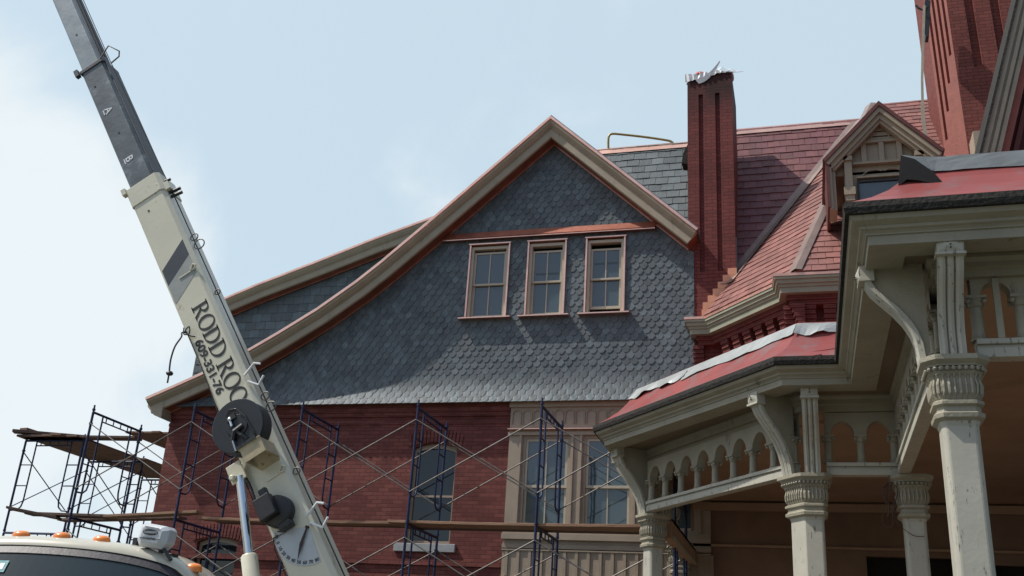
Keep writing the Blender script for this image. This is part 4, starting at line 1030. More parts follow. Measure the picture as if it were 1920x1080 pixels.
_t = m_film.node_tree; _p = [n for n in _t.nodes if n.type == 'BSDF_PRINCIPLED'][0]; _o = [n for n in _t.nodes if n.type == 'OUTPUT_MATERIAL'][0]
_tr = _t.nodes.new('ShaderNodeBsdfTransparent'); _mx = _t.nodes.new('ShaderNodeMixShader'); _nz = _t.nodes.new('ShaderNodeTexNoise'); _nz.inputs['Scale'].default_value = 9
_mr = _t.nodes.new('ShaderNodeMapRange'); _mr.inputs[1].default_value = .35; _mr.inputs[2].default_value = .65; _mr.inputs[3].default_value = .12; _mr.inputs[4].default_value = .6
_t.links.new(_nz.outputs['Fac'], _mr.inputs[0]); _t.links.new(_mr.outputs[0], _mx.inputs[0]); _t.links.new(_tr.outputs[0], _mx.inputs[1]); _t.links.new(_p.outputs[0], _mx.inputs[2]); _t.links.new(_mx.outputs[0], _o.inputs[0])
build('blown_film', wsp, m_film, pso, 'thin see-through film blowing to the right', smooth=True, fixn=False)
oc = MB(); oc.lathe([(.13, 0), (.15, .03), (.10, .10), (.06, .12)], (-1.72, CY0+.10, CZ+.0), 10); oc.box(-1.84, -1.35, CY0+.02, CY0+.35, CZ+.001, CZ+.05)
oco = build('chimney_cap_rubble', oc, m_orange, None, loc=(-1.7, 18.1, 13.62)); oco.name = 'orange_bucket'; tag(oco, 'orange red bucket under the plastic on the chimney top', 'bucket')
# felt flap on the chimney's left
ff = MB(); ff.prism([(-1.985, 18.3, 11.9+.35), (-2.10, 18.3, 11.65+.35), (-2.13, 18.3, 11.42+.35), (-2.02, 18.3, 11.40+.35), (-1.985, 18.3, 11.35+.35)], (0, .3, 0))
tag(build('roofing_felt_flap', ff, m_gutter, None, loc=(-2, 18.3, 12)), 'black scrap of roofing felt on the left side of the narrow chimney', 'felt scrap')
# ridge pipe
rp = MB(); pts = [onY(*q, 20.0) for q in [(1142, 284), (1142, 266), (1144, 258), (1150, 255), (1165, 256), (1210, 261), (1250, 267), (1260, 270), (1264, 275)]]
rp.tube([p+Vector((0, -.1, 0)) for p in smooth(pts)], .028, 8); tag(build('roof_pipe', rp, m_brass, None, loc=tuple(pts[0]), smooth=True), 'bent yellow pipe standing on the copper ridge', 'pipe')
# ratchet strap hanging from the tall chimney
st = MB(); pts = [onY(*q, 16.6) for q in [(1733, 10), (1732, 40), (1730, 100), (1729, 150), (1730, 200), (1731, 225), (1736, 255), (1741, 278)]]
for i, (a, b) in enumerate(zip(pts, pts[1:])): 
    wd = .022 if i < 4 else .03
    st.add([a+Vector((-wd, 0, 0)), a+Vector((wd, 0, 0)), b+Vector((wd, 0, 0)), b+Vector((-wd, 0, 0)), a+Vector((-wd, .008, 0)), a+Vector((wd, .008, 0)), b+Vector((wd, .008, 0)), b+Vector((-wd, .008, 0))], [(0,1,2,3), (4,5,6,7), (0,1,5,4), (1,2,6,5), (2,3,7,6), (3,0,4,7)])
tag(build('webbing_strap', st, m_strap, None, loc=tuple(pts[-1])), 'long pale webbing strap hanging beside the tall chimney', 'strap')
dp_ = MB(); q0 = onY(1739, 40, 17.1); 
dp_.prism([onY(*q, 17.3) for q in [(1734, 0), (1745, 0), (1742, 68), (1736, 68), (1732, 58)]], (0, .2, 0)); dp_.tube([onY(*q, 17.25) for q in [(1717, 10), (1722, 15), (1732, 20), (1740, 12)]], .022, 6)
tag(build('bracket_clamp', dp_, m_black, None, loc=tuple(q0)), 'black clamp and cloth at the top left of the tall chimney', 'clamp')

# =================================================================== SCAFFOLDS
LEV = [(.15, 2.05), (2.10, 4.0), (4.05, 5.98)]
def frame_mb(L, z0, z1, axis, pin=True):
    """walk-through ladder frame: legs L apart, inner rails with rungs and curved feet. axis 'x' or 'y'"""
    mb = MB(); r = .024
    def W(s, z): return (s, 0, z) if axis == 'x' else (0, s, z)
    for s, d in ((0, 1), (L, -1)):
        mb.tube([W(s, z0), W(s, z1)], r, 8)
        if pin: mb.tube([W(s, z1), W(s, z1+.14)], .017, 6)
        for zz in (z1-.22, z0+.48): mb.tube([W(s, zz-.018), W(s, zz+.018)], .036, 7)
        mb.tube([W(s, z1+.03), W(s, z1+.07)], .030, 8)
        si = s+d*.30
        mb.tube([W(si, z1-.02), W(si, z0+.62), W(si-d*.03, z0+.50), W(si-d*.12, z0+.43), W(s, z0+.42)], .017, 7)
        for zz in (z0+.95, z0+1.40): mb.tube([W(s, zz), W(si, zz)], .013, 6)
    mb.tube([W(0, z1), W(L, z1)], r, 8); mb.tube([W(.3, z1-.11), W(L-.3, z1-.11)], .015, 6)
    for k in range(4): s = .3+(L-.6)*(k+.5)/4; mb.tube([W(s, z1-.11), W(s, z1)], .012, 5)
    return mb
def scaffold(name, label, base, L, pitch, n, axis, levels, xlist=None):
    t = empty(name, base, label, 'scaffold', 'steel frame scaffolds round the house')
    other = 'x' if axis == 'y' else 'y'
    first = None
    for (z0, z1) in levels:
        first = None
        for k in range(n):
            if first is None:
                mb = frame_mb(L, z0, z1, axis); mb.v = [tuple(Vector(v)+Vector(base)) for v in mb.v]
                first = build('frame', mb, m_blue, t, smooth=True); o = first
            else:
                o = first.copy(); col.objects.link(o); o.parent = t
                o.location = (k*pitch, 0, 0) if other == 'x' else (0, k*pitch, 0)
    for (z0, z1) in levels:
        fb = None
        for k in range(n-1):
            for s in (0, L):
                for sg in (0, 1):
                    key = (s, sg)
                    mb = MB(); za, zb = (z1-.22, z0+.48) if sg == 0 else (z0+.48, z1-.22)
                    dx = -.03 if s == 0 else .03
                    if other == 'x': a = (base[0]+k*pitch, base[1]+s+dx, base[2]+za); b = (base[0]+(k+1)*pitch, base[1]+s+dx-.012*(1 if sg else -1), base[2]+zb)
                    else: a = (base[0]+s+dx, base[1]+k*pitch, base[2]+za); b = (base[0]+s+dx-.012*(1 if sg else -1), base[1]+(k+1)*pitch, base[2]+zb)
                    mb.tube([a, b], .0115, 6); build('cross_brace', mb, m_galv if other == 'x' else m_blue, t)
    return t
scaffold('scaffold', 'long blue frame scaffold with grey cross braces along the brick front', (-12.95, 15.75, 0), 1.5, 2.2, 6, 'y', LEV)
scaffold('scaffold', 'blue frame scaffold against the sky at the left corner of the house', (-16.38, 18.0, 0), 1.5, 2.13, 3, 'x', LEV[:3])

# planks
def plank(a, b, w=.24, th=.045, mat=None, tilt=0, label='', grp='loose scaffold planks', sag=.0):
    a = Vector(a); b = Vector(b); mb = MB(); d = (b-a).normalized(); sx = Vector((-d.y, d.x, 0)).normalized()*(w/2); n = 6
    rings = []
    for i in range(n+1):
        p = a+(b-a)*i/n+Vector((0, 0, -sag*4*(i/n)*(1-i/n)))
        rings.append([p-sx, p+sx, p+sx+Vector((0, 0, th)), p-sx+Vector((0, 0, th))])
    mb.loft(rings); o = build('plank', mb, mat or m_plank, None, loc=tuple(a), bevel=.004); tag(o, label, 'plank', grp); return o
plank((-6.72, 15.90, 4.03), (-2.35, 15.90, 4.03), label='front plank lying in front of the panelled bay', sag=.015)
plank((-6.65, 16.16, 4.03), (-2.4, 16.18, 4.03), label='second plank behind the front one before the panelled bay')
plank((-6.6, 16.43, 4.03), (-2.5, 16.44, 4.03), mat=m_plankd, label='inner plank nearest the windows of the panelled bay')
plank((-10.35, 15.98, 4.035), (-6.35, 16.05, 4.035), label='long plank crossing behind the crane boom', sag=.02)
plank((-10.2, 16.26, 4.035), (-6.2, 16.32, 4.035), mat=m_plankd, label='darker plank behind the one crossing the crane boom')
plank((-12.3, 15.92, 4.03), (-10.35, 15.88, 4.13), label='short tilted plank between the sign box and the boom')
plank((-13.7, 16.45, 4.03), (-10.9, 16.2, 4.08), mat=m_plankd, label='dark plank running out past the left corner of the brick wall')
plank((-14.05, 15.95, 4.06), (-12.3, 16.1, 4.06), mat=m_plankd, w=.28, label='dark plank with its end sticking out over the truck cab')
plank((-14.3, 15.7, 4.12), (-13.4, 16.0, 4.0), mat=m_plankd, w=.3, label='leftmost splintered plank lying low over the cab')
plank((-16.45, 17.9, 6.02), (-13.6, 18.1, 6.02), mat=m_plankd, w=.3, label='plank along the near edge of the high platform')
# high decks
for k, (x0, x1, y0, y1, z, lab) in enumerate([(-16.35, -14.9, 17.75, 20.1, 6.02, 'near plywood deck of the high platform'), (-16.25, -14.8, 20.15, 22.3, 6.03, 'far plywood deck of the high platform'), (-14.3, -13.2, 18.6, 23.0, 6.28, 'narrow deck beside the brick wall corner')]):
    mb = MB(); nb_ = 5
    for i in range(nb_):
        xa = x0+(x1-x0)*i/nb_; xb = x0+(x1-x0)*(i+1)/nb_-.012; e = random.uniform(-.12, .12)
        mb.box(xa, xb, y0+e, y1+e*.5, z, z+.04)
    tag(build('deck_boards', mb, m_ply, None, loc=(x0, y0, z), bevel=.003), lab, 'scaffold deck', 'decks of the high platform')
for (a, b, lab) in (((-16.5, 17.7, 6.09), (-15.2, 18.4, 6.12), 'upper board stub at the far left of the high platform'), ((-16.3, 17.75, 6.15), (-15.9, 20.4, 6.10), 'board lying lengthwise on the high platform')):
    plank(a, b, mat=m_plankd, w=.22, th=.06, label=lab)

# =================================================================== CRANE TRUCK
crane = empty('crane_truck', (-5.3, 8.6, 0), 'cream boom truck with its grey telescopic boom raised across the photo', 'crane truck')
BO = Vector((-5.07, 9.5, 2.51)); BB = Vector((-.544, 0, .839)).normalized(); BN = Vector((.839, 0, .544)).normalized()
def BP(s, h, y=0.): return BO+BB*s+BN*h+Vector((0, y, 0))        # y>0 is away from the camera
def bbox(mb, s0, s1, h0, h1, y0, y1): mb.add([BP(s, h, y) for s in (s0, s1) for h in (h0, h1) for y in (y0, y1)], [(0,1,3,2),(4,6,7,5),(0,4,5,1),(2,3,7,6),(0,2,6,4),(1,5,7,3)])
def section(mb, s0, s1, h0, h1, w, ch=.035, y0=0.):
    prof = [(h0+ch*.5, 0), (h1-ch, 0), (h1, ch), (h1, w-ch), (h1-ch, w), (h0+ch, w), (h0, w-ch), (h0, ch*.5)]
    mb.loft([[BP(s, h, y+y0) for h, y in prof] for s in (s0, s1)])
b1 = MB(); section(b1, -1.6, 5.45, 0, .465, .42, .05)
boom = build('boom_base_section', b1, m_boom, crane, 'cream outer boom section with black lettering', bevel=.006); OFF[boom.name] = OFF[crane.name]
bc_ = MB(); section(bc_, 5.18, 5.47, -.012, .477, .445, .05, -.012); bbox(bc_, 5.42, 5.52, -.06, 0, -.02, .05); bbox(bc_, 5.16, 5.28, .43, .53, .03, .10)
for s in (5.30, 5.22): bc_.lathe([(.012, 0), (.012, .012)], BP(s-.02, .40, -.003), 6, ax=(0, -1, 0))
build('boom_collar', bc_, m_boom, boom, bevel=.005)
b2 = MB(); section(b2, 5.3, 7.72, .045, .40, .36, .04, .035)
s2 = build('boom_middle_section', b2, m_boomg, crane, 'dark grey middle boom section marked A and B', bevel=.005); OFF[s2.name] = OFF[crane.name]
tp = MB(); bbox(tp, 5.48, 7.69, .401, .415, .07, .36); build('boom_top_shade', tp, m_boomd, s2)  # dark strip paints the shade on the boom's top face
co2 = MB(); section(co2, 7.70, 7.755, .03, .41, .39, .03, .022); bbox(co2, 7.66, 7.78, -.03, .03, -.02, .04); build('boom_collar', co2, m_boomd, s2, bevel=.004)
b3 = MB(); section(b3, 7.6, 12.0, .06, .355, .30, .035, .06); s3 = build('boom_tip_section', b3, m_boomg2, crane, 'light grey upper boom section leaving the top of the photo', bevel=.004); OFF[s3.name] = OFF[crane.name]
tp = MB(); bbox(tp, 7.8, 12.0, .356, .37, .09, .33); build('boom_top_shade', tp, m_boomd, s3)  # same painted shade along the tip section
# stripes
def band(name, pts, mat, lab):
    mb = MB(); mb.add([BP(s, h, -.003) for s, h in pts]+[BP(s, h, .001) for s, h in pts], [tuple(range(len(pts))), (0,1,1+len(pts),len(pts)), (1,2,2+len(pts),1+len(pts)), (2,3,3+len(pts),2+len(pts)), (3,0,len(pts),3+len(pts))]); build(name, mb, mat, boom, lab)
band('stripe', [(4.10, .03), (4.34, .415), (4.09, .415), (3.86, .03)], m_navy, 'navy diagonal stripe')
band('stripe', [(3.86, .03), (4.09, .415), (3.82, .415), (3.585, .03)], m_stripe, 'grey diagonal stripe')
# serif letters, drawn in a unit box: x along the reading direction, y cap height
def ring_pts(cx, cy, rx, ry, a0, a1, n=20): return [(cx+rx*cos(a0+(a1-a0)*i/n), cy+ry*sin(a0+(a1-a0)*i/n)) for i in range(n+1)]
def letter(ch):
    quads = []
    def strip2(A, B): 
        for i in range(len(A)-1): quads.append([A[i], A[i+1], B[i+1], B[i]])
    def rect(x0, x1, y0, y1): quads.append([(x0, y0), (x1, y0), (x1, y1), (x0, y1)])
    if ch == 'O':
        strip2(ring_pts(.40, .5, .40, .53, 0, 2*pi, 28), ring_pts(.40, .5, .25, .445, 0, 2*pi, 28)); return quads, .86
    if ch == 'D':
        rect(.09, .24, 0, 1); rect(0, .3, 0, .065); rect(0, .3, .935, 1)
        strip2(ring_pts(.26, .5, .51, .50, -pi/2, pi/2), ring_pts(.26, .5, .36, .43, -pi/2, pi/2)); return quads, .84
    if ch == 'R':
        rect(.09, .24, 0, 1); rect(0, .34, 0, .065); rect(0, .3, .935, 1)
        strip2(ring_pts(.30, .735, .31, .265, -pi/2, pi/2), ring_pts(.30, .735, .165, .20, -pi/2, pi/2)); rect(.2, .32, .95, 1); rect(.2, .32, .47, .525)
        quads.append([(.27, .49), (.43, .50), (.75, 0), (.58, 0)]); rect(.56, .82, 0, .05); return quads, .80
    if ch == 'F':
        rect(.10, .21, 0, 1); rect(0, .32, 0, .05); rect(0, .62, .95, 1); rect(.2, .45, .48, .53); rect(.57, .62, .78, .96); return quads, .74
    return quads, .4
lm = MB(); s = 3.42; cap = .205; kx = .255
for ch in 'RODD ROO':
    q, adv = letter(ch)
    for f in q:
        m4 = [(s-x*kx, .18+y*cap) for x, y in f]
        lm.add([BP(a, b, -.004) for a, b in m4], [tuple(range(len(m4)))])
    s -= adv*kx*(.92 if ch != ' ' else .6)
build('lettering', lm, m_letter, boom, 'black serif lettering RODD ROO')
def text_mesh(txt, size, offset=0.0):
    cu = bpy.data.curves.new('t', 'FONT'); cu.body = txt; cu.size = size; cu.offset = offset; cu.extrude = 0; cu.resolution_u = 3
    o = bpy.data.objects.new('t', cu); col.objects.link(o); bpy.context.view_layer.update()
    me = bpy.data.meshes.new_from_object(o); vs = [tuple(v.co) for v in me.vertices]; fs = [tuple(p.vertices) for p in me.polygons]
    bpy.data.objects.remove(o); bpy.data.curves.remove(cu); bpy.data.meshes.remove(me); return vs, fs
def put_text(mb, txt, size, fn, offset=0., sx=1.):
    vs, fs = text_mesh(txt, size, offset); mb.add([fn(v[0]*sx, v[1]) for v in vs], fs)
ph = MB(); put_text(ph, '609-331-76', .135, lambda x, y: BP(2.99-x, .062+y, -.004), offset=.0045, sx=1.22); build('phone_number', ph, m_letter, boom, 'black phone number 609-331-76')
for ch, s, in (('A', 6.86), ('B', 5.93)):
    AB = MB()
    put_text(AB, ch, .15, lambda x, y, s=s: BP(s+.05-x, .145+y, .031), offset=.003); AB.add([BP(s+.045-a, .115+b, .031) for a, b in ((0, 0), (.085, 0), (.085, .016), (0, .016))], [(0,1,2,3)])
    build('section_letter', AB, m_white, s2, 'white letter '+ch)
dots = MB()
for (s, h, y) in ((6.9+.47, .15, 0), (6.42, .2, 0), (4.75+.25, .17, 0), (8.45, .19, 0)): dots.lathe([(.014, 0), (.014, .006)], BP(s, h, y+(.036 if s < 7.7 and s > 5.4 else .061 if s > 7.7 else .001)), 8, ax=(0, -1, 0))
build('bolt_holes', dots, m_black, boom)
# winch line, hose guides, loops on the top side
wl = MB(); wl.tube([BP(-1.2, .50, .12), BP(5.2, .50, .12)], .008, 6); wl.tube([BP(5.2, .50, .12), BP(7.7, .455, .12), BP(12, .47, .12)], .006, 6); wl.tube([BP(7.9, .40, .16), BP(12, .40, .16)], .012, 6)
build('winch_line', wl, m_black, boom)
def loop(s, h0, r, y=.1):
    gd = MB(); gd.tube([BP(s+r*sin(a)*.9, h0+r-r*cos(a), y) for a in [2*pi*i/12 for i in range(13)]], .008, 5, cap=False); build('line_guide', gd, m_galv, boom)
loop(4.35, .475, .05); loop(4.22, .475, .07); loop(3.48, .475, .035); loop(.95, .475, .04, .05); loop(1.95, .47, .05); loop(1.80, .47, .06)
gd = MB(); gd.tube([BP(7.72, .38, .0), BP(7.84, .56, .0), BP(7.66, .66, .02), BP(7.60, .62, .04), BP(7.60, .47, .06)], .010, 6); build('line_guide', gd, m_galv, boom)
pg = MB(); pg.tube([BP(5.15, .47, .1), BP(5.12, .62, .1)], .022, 8); pg.tube([BP(5.08, .47, .1), BP(5.05, .62, .1)], .022, 8); pg.tube([BP(5.35, .47, .1), BP(5.33, .55, .1)], .02, 8); build('sheave_pins', pg, m_black, boom)
for s in (2.25, .55-.12):       # tubular white hose guide brackets
    tb_ = MB(); tb_.tube([BP(s, .44, -.01), BP(s+.06, .60, -.02), BP(s+.01, .66, -.02)], .014, 6); build('hose_bracket', tb_, m_white, boom)
    tb_ = MB(); tb_.tube([BP(s-.14, .64, -.02), BP(s-.20, .54, -.01), BP(s-.08, .44, 0)], .014, 6); build('hose_bracket', tb_, m_white, boom)
# lugs with holes
for s in (1.02, 3.98-.10):
    lg = MB(); lg.tube([BP(s, .36, -.012), BP(s-.02, .40, -.012), BP(s+.02, .44, -.012), BP(s+.05, .41, -.012), BP(s, .36, -.012)], .012, 6); bbox(lg, s-.02, s-.005, .19, .42, -.012, 0)
    build('lifting_lug', lg, m_boom, boom)
# hose reel
RC = BP(1.76, .155, 0); RD = onY(448, 800, 9.24)-Vector((RC.x, 9.24, RC.z)); BO0 = BO.copy(); BO += RD; RC = RC+RD
def RP(dx, dz, y): return Vector((RC.x+dx, 9.5+y, RC.z+dz))
rl = MB(); rl.lathe([(.29, 0), (.30, .012), (.30, .03), (.295, .035), (.13, .035), (.12, .05), (0.0, .05)], RP(0, 0, -.26), 40, ax=(0, -1, 0)); rl.lathe([(.30, 0), (.30, .02), (.10, .03)], RP(0, 0, -.10), 40, ax=(0, -1, 0)); rl.lathe([(.13, 0), (.13, .16)], RP(0, 0, -.10), 20, ax=(0, -1, 0))
ro_ = build('hose_reel', rl, m_reel, crane, 'black hose reel bolted to the boom', smooth=True); OFF[ro_.name] = OFF[crane.name]
rp_ = MB(); hoop = [BP(1.56, .30, -.315), BP(1.80, .275, -.315), BP(1.93, .22, -.315), BP(1.96, .15, -.315), BP(1.90, .07, -.315)]
rp_.tube(hoop, .010, 6); bbox(rp_, 1.84, 1.90, .08, .19, -.33, -.30); bbox(rp_, 1.50, 1.54, .03, .30, -.33, -.26)
rp_.tube([BP(1.78, .10, -.32), BP(1.62, .17, -.33), BP(1.55, .20, -.31)], .022, 7); rp_.tube([BP(1.72, .22, -.32), BP(1.70, .12, -.34), BP(1.63, .06, -.32)], .026, 7)
build('reel_yoke', rp_, m_black, ro_)
rq = MB(); rq.tube([BP(1.84, .12, -.33), BP(1.76, .12, -.345)], .014, 7); rq.lathe([(0, 0), (.02, .005), (.022, .02), (0, .03)], BP(1.85, .125, -.33), 10, ax=(0, -1, 0)); build('reel_fitting', rq, m_chrome, ro_)
rq = MB(); rq.tube([BP(1.62, .06, -.33), BP(1.50, .05, -.33)], .011, 7); build('reel_fitting', rq, m_chrome, ro_)
rk = MB(); bbox(rk, 1.33, 1.52, .08, .34, -.31, -.30); bbox(rk, 1.33, 1.50, .08, .10, -.30, 0); bbox(rk, 1.33, 1.50, .32, .34, -.30, 0)
rk.add([BP(1.515, .06, -.32), BP(1.515, .34, -.32), BP(1.32, .33, 0), BP(1.32, .10, 0), BP(1.50, .06, -.32), BP(1.50, .34, -.32), BP(1.30, .33, 0), BP(1.30, .10, 0)], [(0,1,2,3), (4,5,6,7), (0,1,5,4), (1,2,6,5), (2,3,7,6), (3,0,4,7)])
build('reel_bracket', rk, M('yellowed_bracket', (.40, .34, .22), .5, var=.2, stain=(.12, .05, .03), sscale=9, sthr=(.6, .7)), ro_, bevel=.004)
BO -= RD
# small black cable reel
sr = MB(); SC = BP(.62, .20, 0); sr.lathe([(.165, 0), (.168, .03), (.15, .05), (.15, .07), (.165, .075), (.165, .10), (.14, .115), (0, .12)], Vector((SC.x, 9.5-.01, SC.z)), 28, ax=(0, -1, 0))
so2 = build('cable_reel', sr, m_black, crane, 'small black cable reel with square housing', smooth=True); OFF[so2.name] = OFF[crane.name]
sb = MB(); bbox(sb, .56, .80, .05, .24, -.24, -.12); bbox(sb, .80, .90, .12, .21, -.17, -.10); bbox(sb, .40, .47, .16, .30, -.14, -.02); build('reel_housing', sb, m_black, so2, bevel=.012)
sk_ = MB(); sk_.tube([BP(.45, .10, -.03), BP(.40, .18, -.02), BP(.42, .03, -.02), BP(.30, -.01, -.01), BP(.05, -.01, 0), BP(-.5, -.005, 0)], .007, 6); build('reel_cable', sk_, m_black, so2)
# angle gauge: pivot at top right, fan of numbers
GP = BP(.32, .40, 0)
ga = MB(); R_ = .385; a0, a1 = radians(188), radians(300)
arc = [(GP.x+R_*cos(a0+(a1-a0)*i/24), GP.z+R_*sin(a0+(a1-a0)*i/24)) for i in range(25)]
ga.add([(x, 9.5-.006, z) for x, z in arc]+[(GP.x+.01, 9.5-.006, GP.z+.01)]+[(x, 9.5, z) for x, z in arc]+[(GP.x+.01, 9.5, GP.z+.01)], [tuple(range(26))]+[(i, (i+1) % 26, 26+(i+1) % 26, 26+i) for i in range(26)])
gao = build('angle_gauge', ga, m_decal, crane, 'pale fan shaped boom angle gauge numbered minus 10 to 80'); OFF[gao.name] = OFF[crane.name]
gn = MB()
for i, t in enumerate(['-10', '0', '10', '20', '30', '40', '50', '60', '70', '80']):
    a = radians(197+i*(296-197)/9); cx, cz = GP.x+R_*.91*cos(a), GP.z+R_*.91*sin(a); rt_ = a+pi/2
    put_text(gn, t, .048, lambda x, y, cx=cx, cz=cz, rt_=rt_, t=t: (cx+(x-.014*len(t))*cos(rt_)-(y-.017)*sin(rt_), 9.5-.009, cz+(x-.014*len(t))*sin(rt_)+(y-.017)*cos(rt_)), offset=.0012)
build('gauge_numbers', gn, m_letter, gao)
gn2 = MB(); e_ = Vector((GP.x-.055, 0, GP.z-.33)); m1 = Vector((GP.x-.04, 0, GP.z-.17))
gn2.prism([(GP.x-.006, 9.5-.03, GP.z), (m1.x-.016, 9.5-.03, m1.z), (e_.x, 9.5-.03, e_.z), (m1.x+.018, 9.5-.03, m1.z), (GP.x+.008, 9.5-.03, GP.z)], (0, .008, 0)); gn2.lathe([(.016, 0), (.016, .04)], (GP.x, 9.5, GP.z), 10, ax=(0, -1, 0)); build('gauge_pointer', gn2, M('dark_red_pointer', (.03, .012, .012), .5), gao)
# hydraulic cylinder
cy = MB(); pA = Vector((-5.735, 9.42, 3.50)); pB = Vector((-5.49, 9.42, 2.70)); pC = Vector((-5.15, 9.42, 1.35)); pC = pB+(pB-pA).normalized()*1.5
cy.tube([pB+(pB-pA).normalized()*0, pB+(pB-pA).normalized()*.02, pC], .09, 24, rs=[.07, .085, .085]); cyo = build('hydraulic_cylinder', cy, m_boom, crane, 'cream lift cylinder barrel with chrome rod', smooth=True); OFF[cyo.name] = OFF[crane.name]
cr_ = MB(); cr_.tube([pA, pB+(pB-pA)*.05], .047, 20); build('chrome_rod', cr_, m_chrome, cyo, smooth=True)
lug = MB(); bbox(lug, 1.14, 1.36, -.13, .05, -.10, -.08); bbox(lug, 1.14, 1.36, -.13, .04, .0, .02); lug.lathe([(.035, 0), (.035, .05), (.02, .06)], BP(1.20, -.085, -.10), 10, ax=(0, -1, 0)); build('cylinder_lug', lug, m_boom, cyo, bevel=.01)
# hoses
hz = MB(); hz.tube(smooth([BP(3.14, .03, -.02), BP(3.17, -.02, -.04), onY(340, 632, 9.4), onY(328, 650, 9.35), onY(320, 675, 9.35), onY(317, 700, 9.35), onY(314, 718, 9.35)]), .010, 7)
hz.tube(smooth([BP(3.16, .03, -.03), BP(3.08, .035, -.04), BP(2.9, .03, -.02), BP(2.5, .02, -.012), BP(2.2, .01, -.012), BP(1.9, -.01, -.01), BP(1.2, -.02, -.01), BP(.6, -.02, 0)]), .006, 7)
hz.tube(smooth([BP(3.22, .02, -.03), BP(3.13, .0, -.05), BP(3.10, .06, -.05), BP(3.18, .09, -.05), BP(3.16, .02, -.04), BP(3.08, .05, -.03), BP(3.04, .10, -.02)]), .008, 7)
hz.lathe([(.0, -.03), (.03, -.02), (.042, 0), (.03, .02), (0, .03)], onY(318, 700, 9.35), 12)
hz.tube(smooth([BP(1.35, -.02, -.05), BP(1.1, .03, -.06), BP(.9, .02, -.05), BP(.7, -.02, -.03)]), .014, 7)
build('hydraulic_hose', hz, m_black, boom, smooth=True)
# turret, deck, chassis, wheels (below the photo's edge)
tu = MB(); tu.lathe([(.55, 0), (.55, .25), (.42, .35), (.40, 1.1)], (-4.6, 9.7, .95), 24); tu.box(-4.85, -4.0, 9.35, 10.0, 1.3, 2.0); build('crane_turret', tu, m_boom, crane, bevel=.02)
dk_ = MB(); dk_.box(-6.9, -4.1, 9.0, 15.0, .95, 1.1); dk_.box(-6.2, -5.0, 6.2, 15.0, .62, .95); build('truck_bed', dk_, m_black, crane)
for (x, y) in ((-6.75, 6.1), (-4.65, 6.1), (-6.75, 13.2), (-4.65, 13.2)):
    wh = MB(); wh.lathe([(.2, -.14), (.46, -.14), (.5, -.09), (.5, .09), (.46, .14), (.2, .14)], (x, y, .5), 28, ax=(1, 0, 0)); wo_ = build('wheel', wh, m_black, crane, smooth=True); OFF[wo_.name] = OFF[crane.name]
    hb_ = MB(); hb_.lathe([(.02, -.10), (.2, -.11), (.22, -.145), (.22, .145), (.2, .11), (.02, .10)], (x, y, .5), 20, ax=(1, 0, 0)); build('rim', hb_, m_white, wo_, smooth=True)
# cab: lofted across, centre x, half width 1.25
KX, KY = -5.85, 7.0
CR = radians(15); _b2 = build
def build(name, mb, mat, parent=None, *a, **k):
    if name == 'cab' or (parent is not None and parent.name == 'cab'):
        mb.v = [(KX+(v[0]-KX)*cos(CR)-(v[1]-KY)*sin(CR), KY+(v[0]-KX)*sin(CR)+(v[1]-KY)*cos(CR), v[2]) for v in mb.v]
    return _b2(name, mb, mat, parent, *a, **k)
def roofz(u): return 2.525-.055*abs(u)**2-.045*abs(u)**4.0-.10*max(0, abs(u)-.9)**1.2
cab = MB(); prof_y = [(-.06, -.095), (-.05, -.06), (.02, -.02), (.12, .0), (.4, .01), (.8, -.01), (1.15, -.06), (1.32, -.13), (1.38, -.3)]
cols_ = []
us = [-1.25+2.5*i/32 for i in range(33)]
for u in us:
    cur_ = .10*(u/1.25)**2*1.1           # brow bows back towards the sides
    e = max(0, (abs(u)-.98)/.27); dz = -.14*e*e
    cols_.append([(KX+u*(1-.0), KY+y+cur_, roofz(u)+z+dz) for y, z in prof_y])
for i in range(len(us)-1):
    for j in range(len(prof_y)-1): cab.poly([cols_[i][j], cols_[i+1][j], cols_[i+1][j+1], cols_[i][j+1]], .5)
# sides
for sgn in (-1, 1):
    k = 0 if sgn < 0 else len(us)-1; e = cols_[k]; x = e[0][0]
    P0 = e[0]; P1 = e[-1]
    rowA = [Vector(p) for p in e]; xo = x+sgn*.05
    rowB = [Vector((xo, p[1]-.0, p[2]-.10)) for p in e]
    for j in range(len(e)-1): cab.poly([rowA[j], rowA[j+1], rowB[j+1], rowB[j]], .5)
    cab.poly([(xo, KY+1.36, 1.15), (xo, KY+1.36, 2.2), (xo, KY+1.1, 2.15), (xo, KY+1.25, 1.15)]); cab.poly([(xo, KY-.55, 1.65), (xo, KY+1.3, 1.65), (xo, KY+1.3, .9), (xo, KY-.55, .9)])
    cab.add([(xo-.05*sgn, KY+.03, 2.28), (xo, KY+.10, 2.28), (xo, KY-.42, 1.65), (xo-.08*sgn, KY-.52, 1.65)], [(0,1,2,3)])
cab.box(KX-1.28, KX+1.28, KY+1.360, KY+1.42, .9, 2.3)
cab.box(KX-1.28, KX+1.28, KY-.55, KY-.45, .9, 1.64); cab.box(KX-.95, KX+.95, KY-1.9, KY-.5, .8, 1.52)
cabo = build('cab', cab, m_cab, crane, 'cream truck cab roof with amber marker lights', fixn=True); OFF[cabo.name] = OFF[crane.name]
import bmesh as _bm
_b = _bm.new(); _b.from_mesh(cabo.data); _bm.ops.remove_doubles(_b, verts=_b.verts[:], dist=1e-4); _bm.ops.recalc_face_normals(_b, faces=_b.faces[:]); _b.to_mesh(cabo.data); _b.free()
for p in cabo.data.polygons: p.use_smooth = True
cabo.data.set_sharp_from_angle(angle=radians(50))
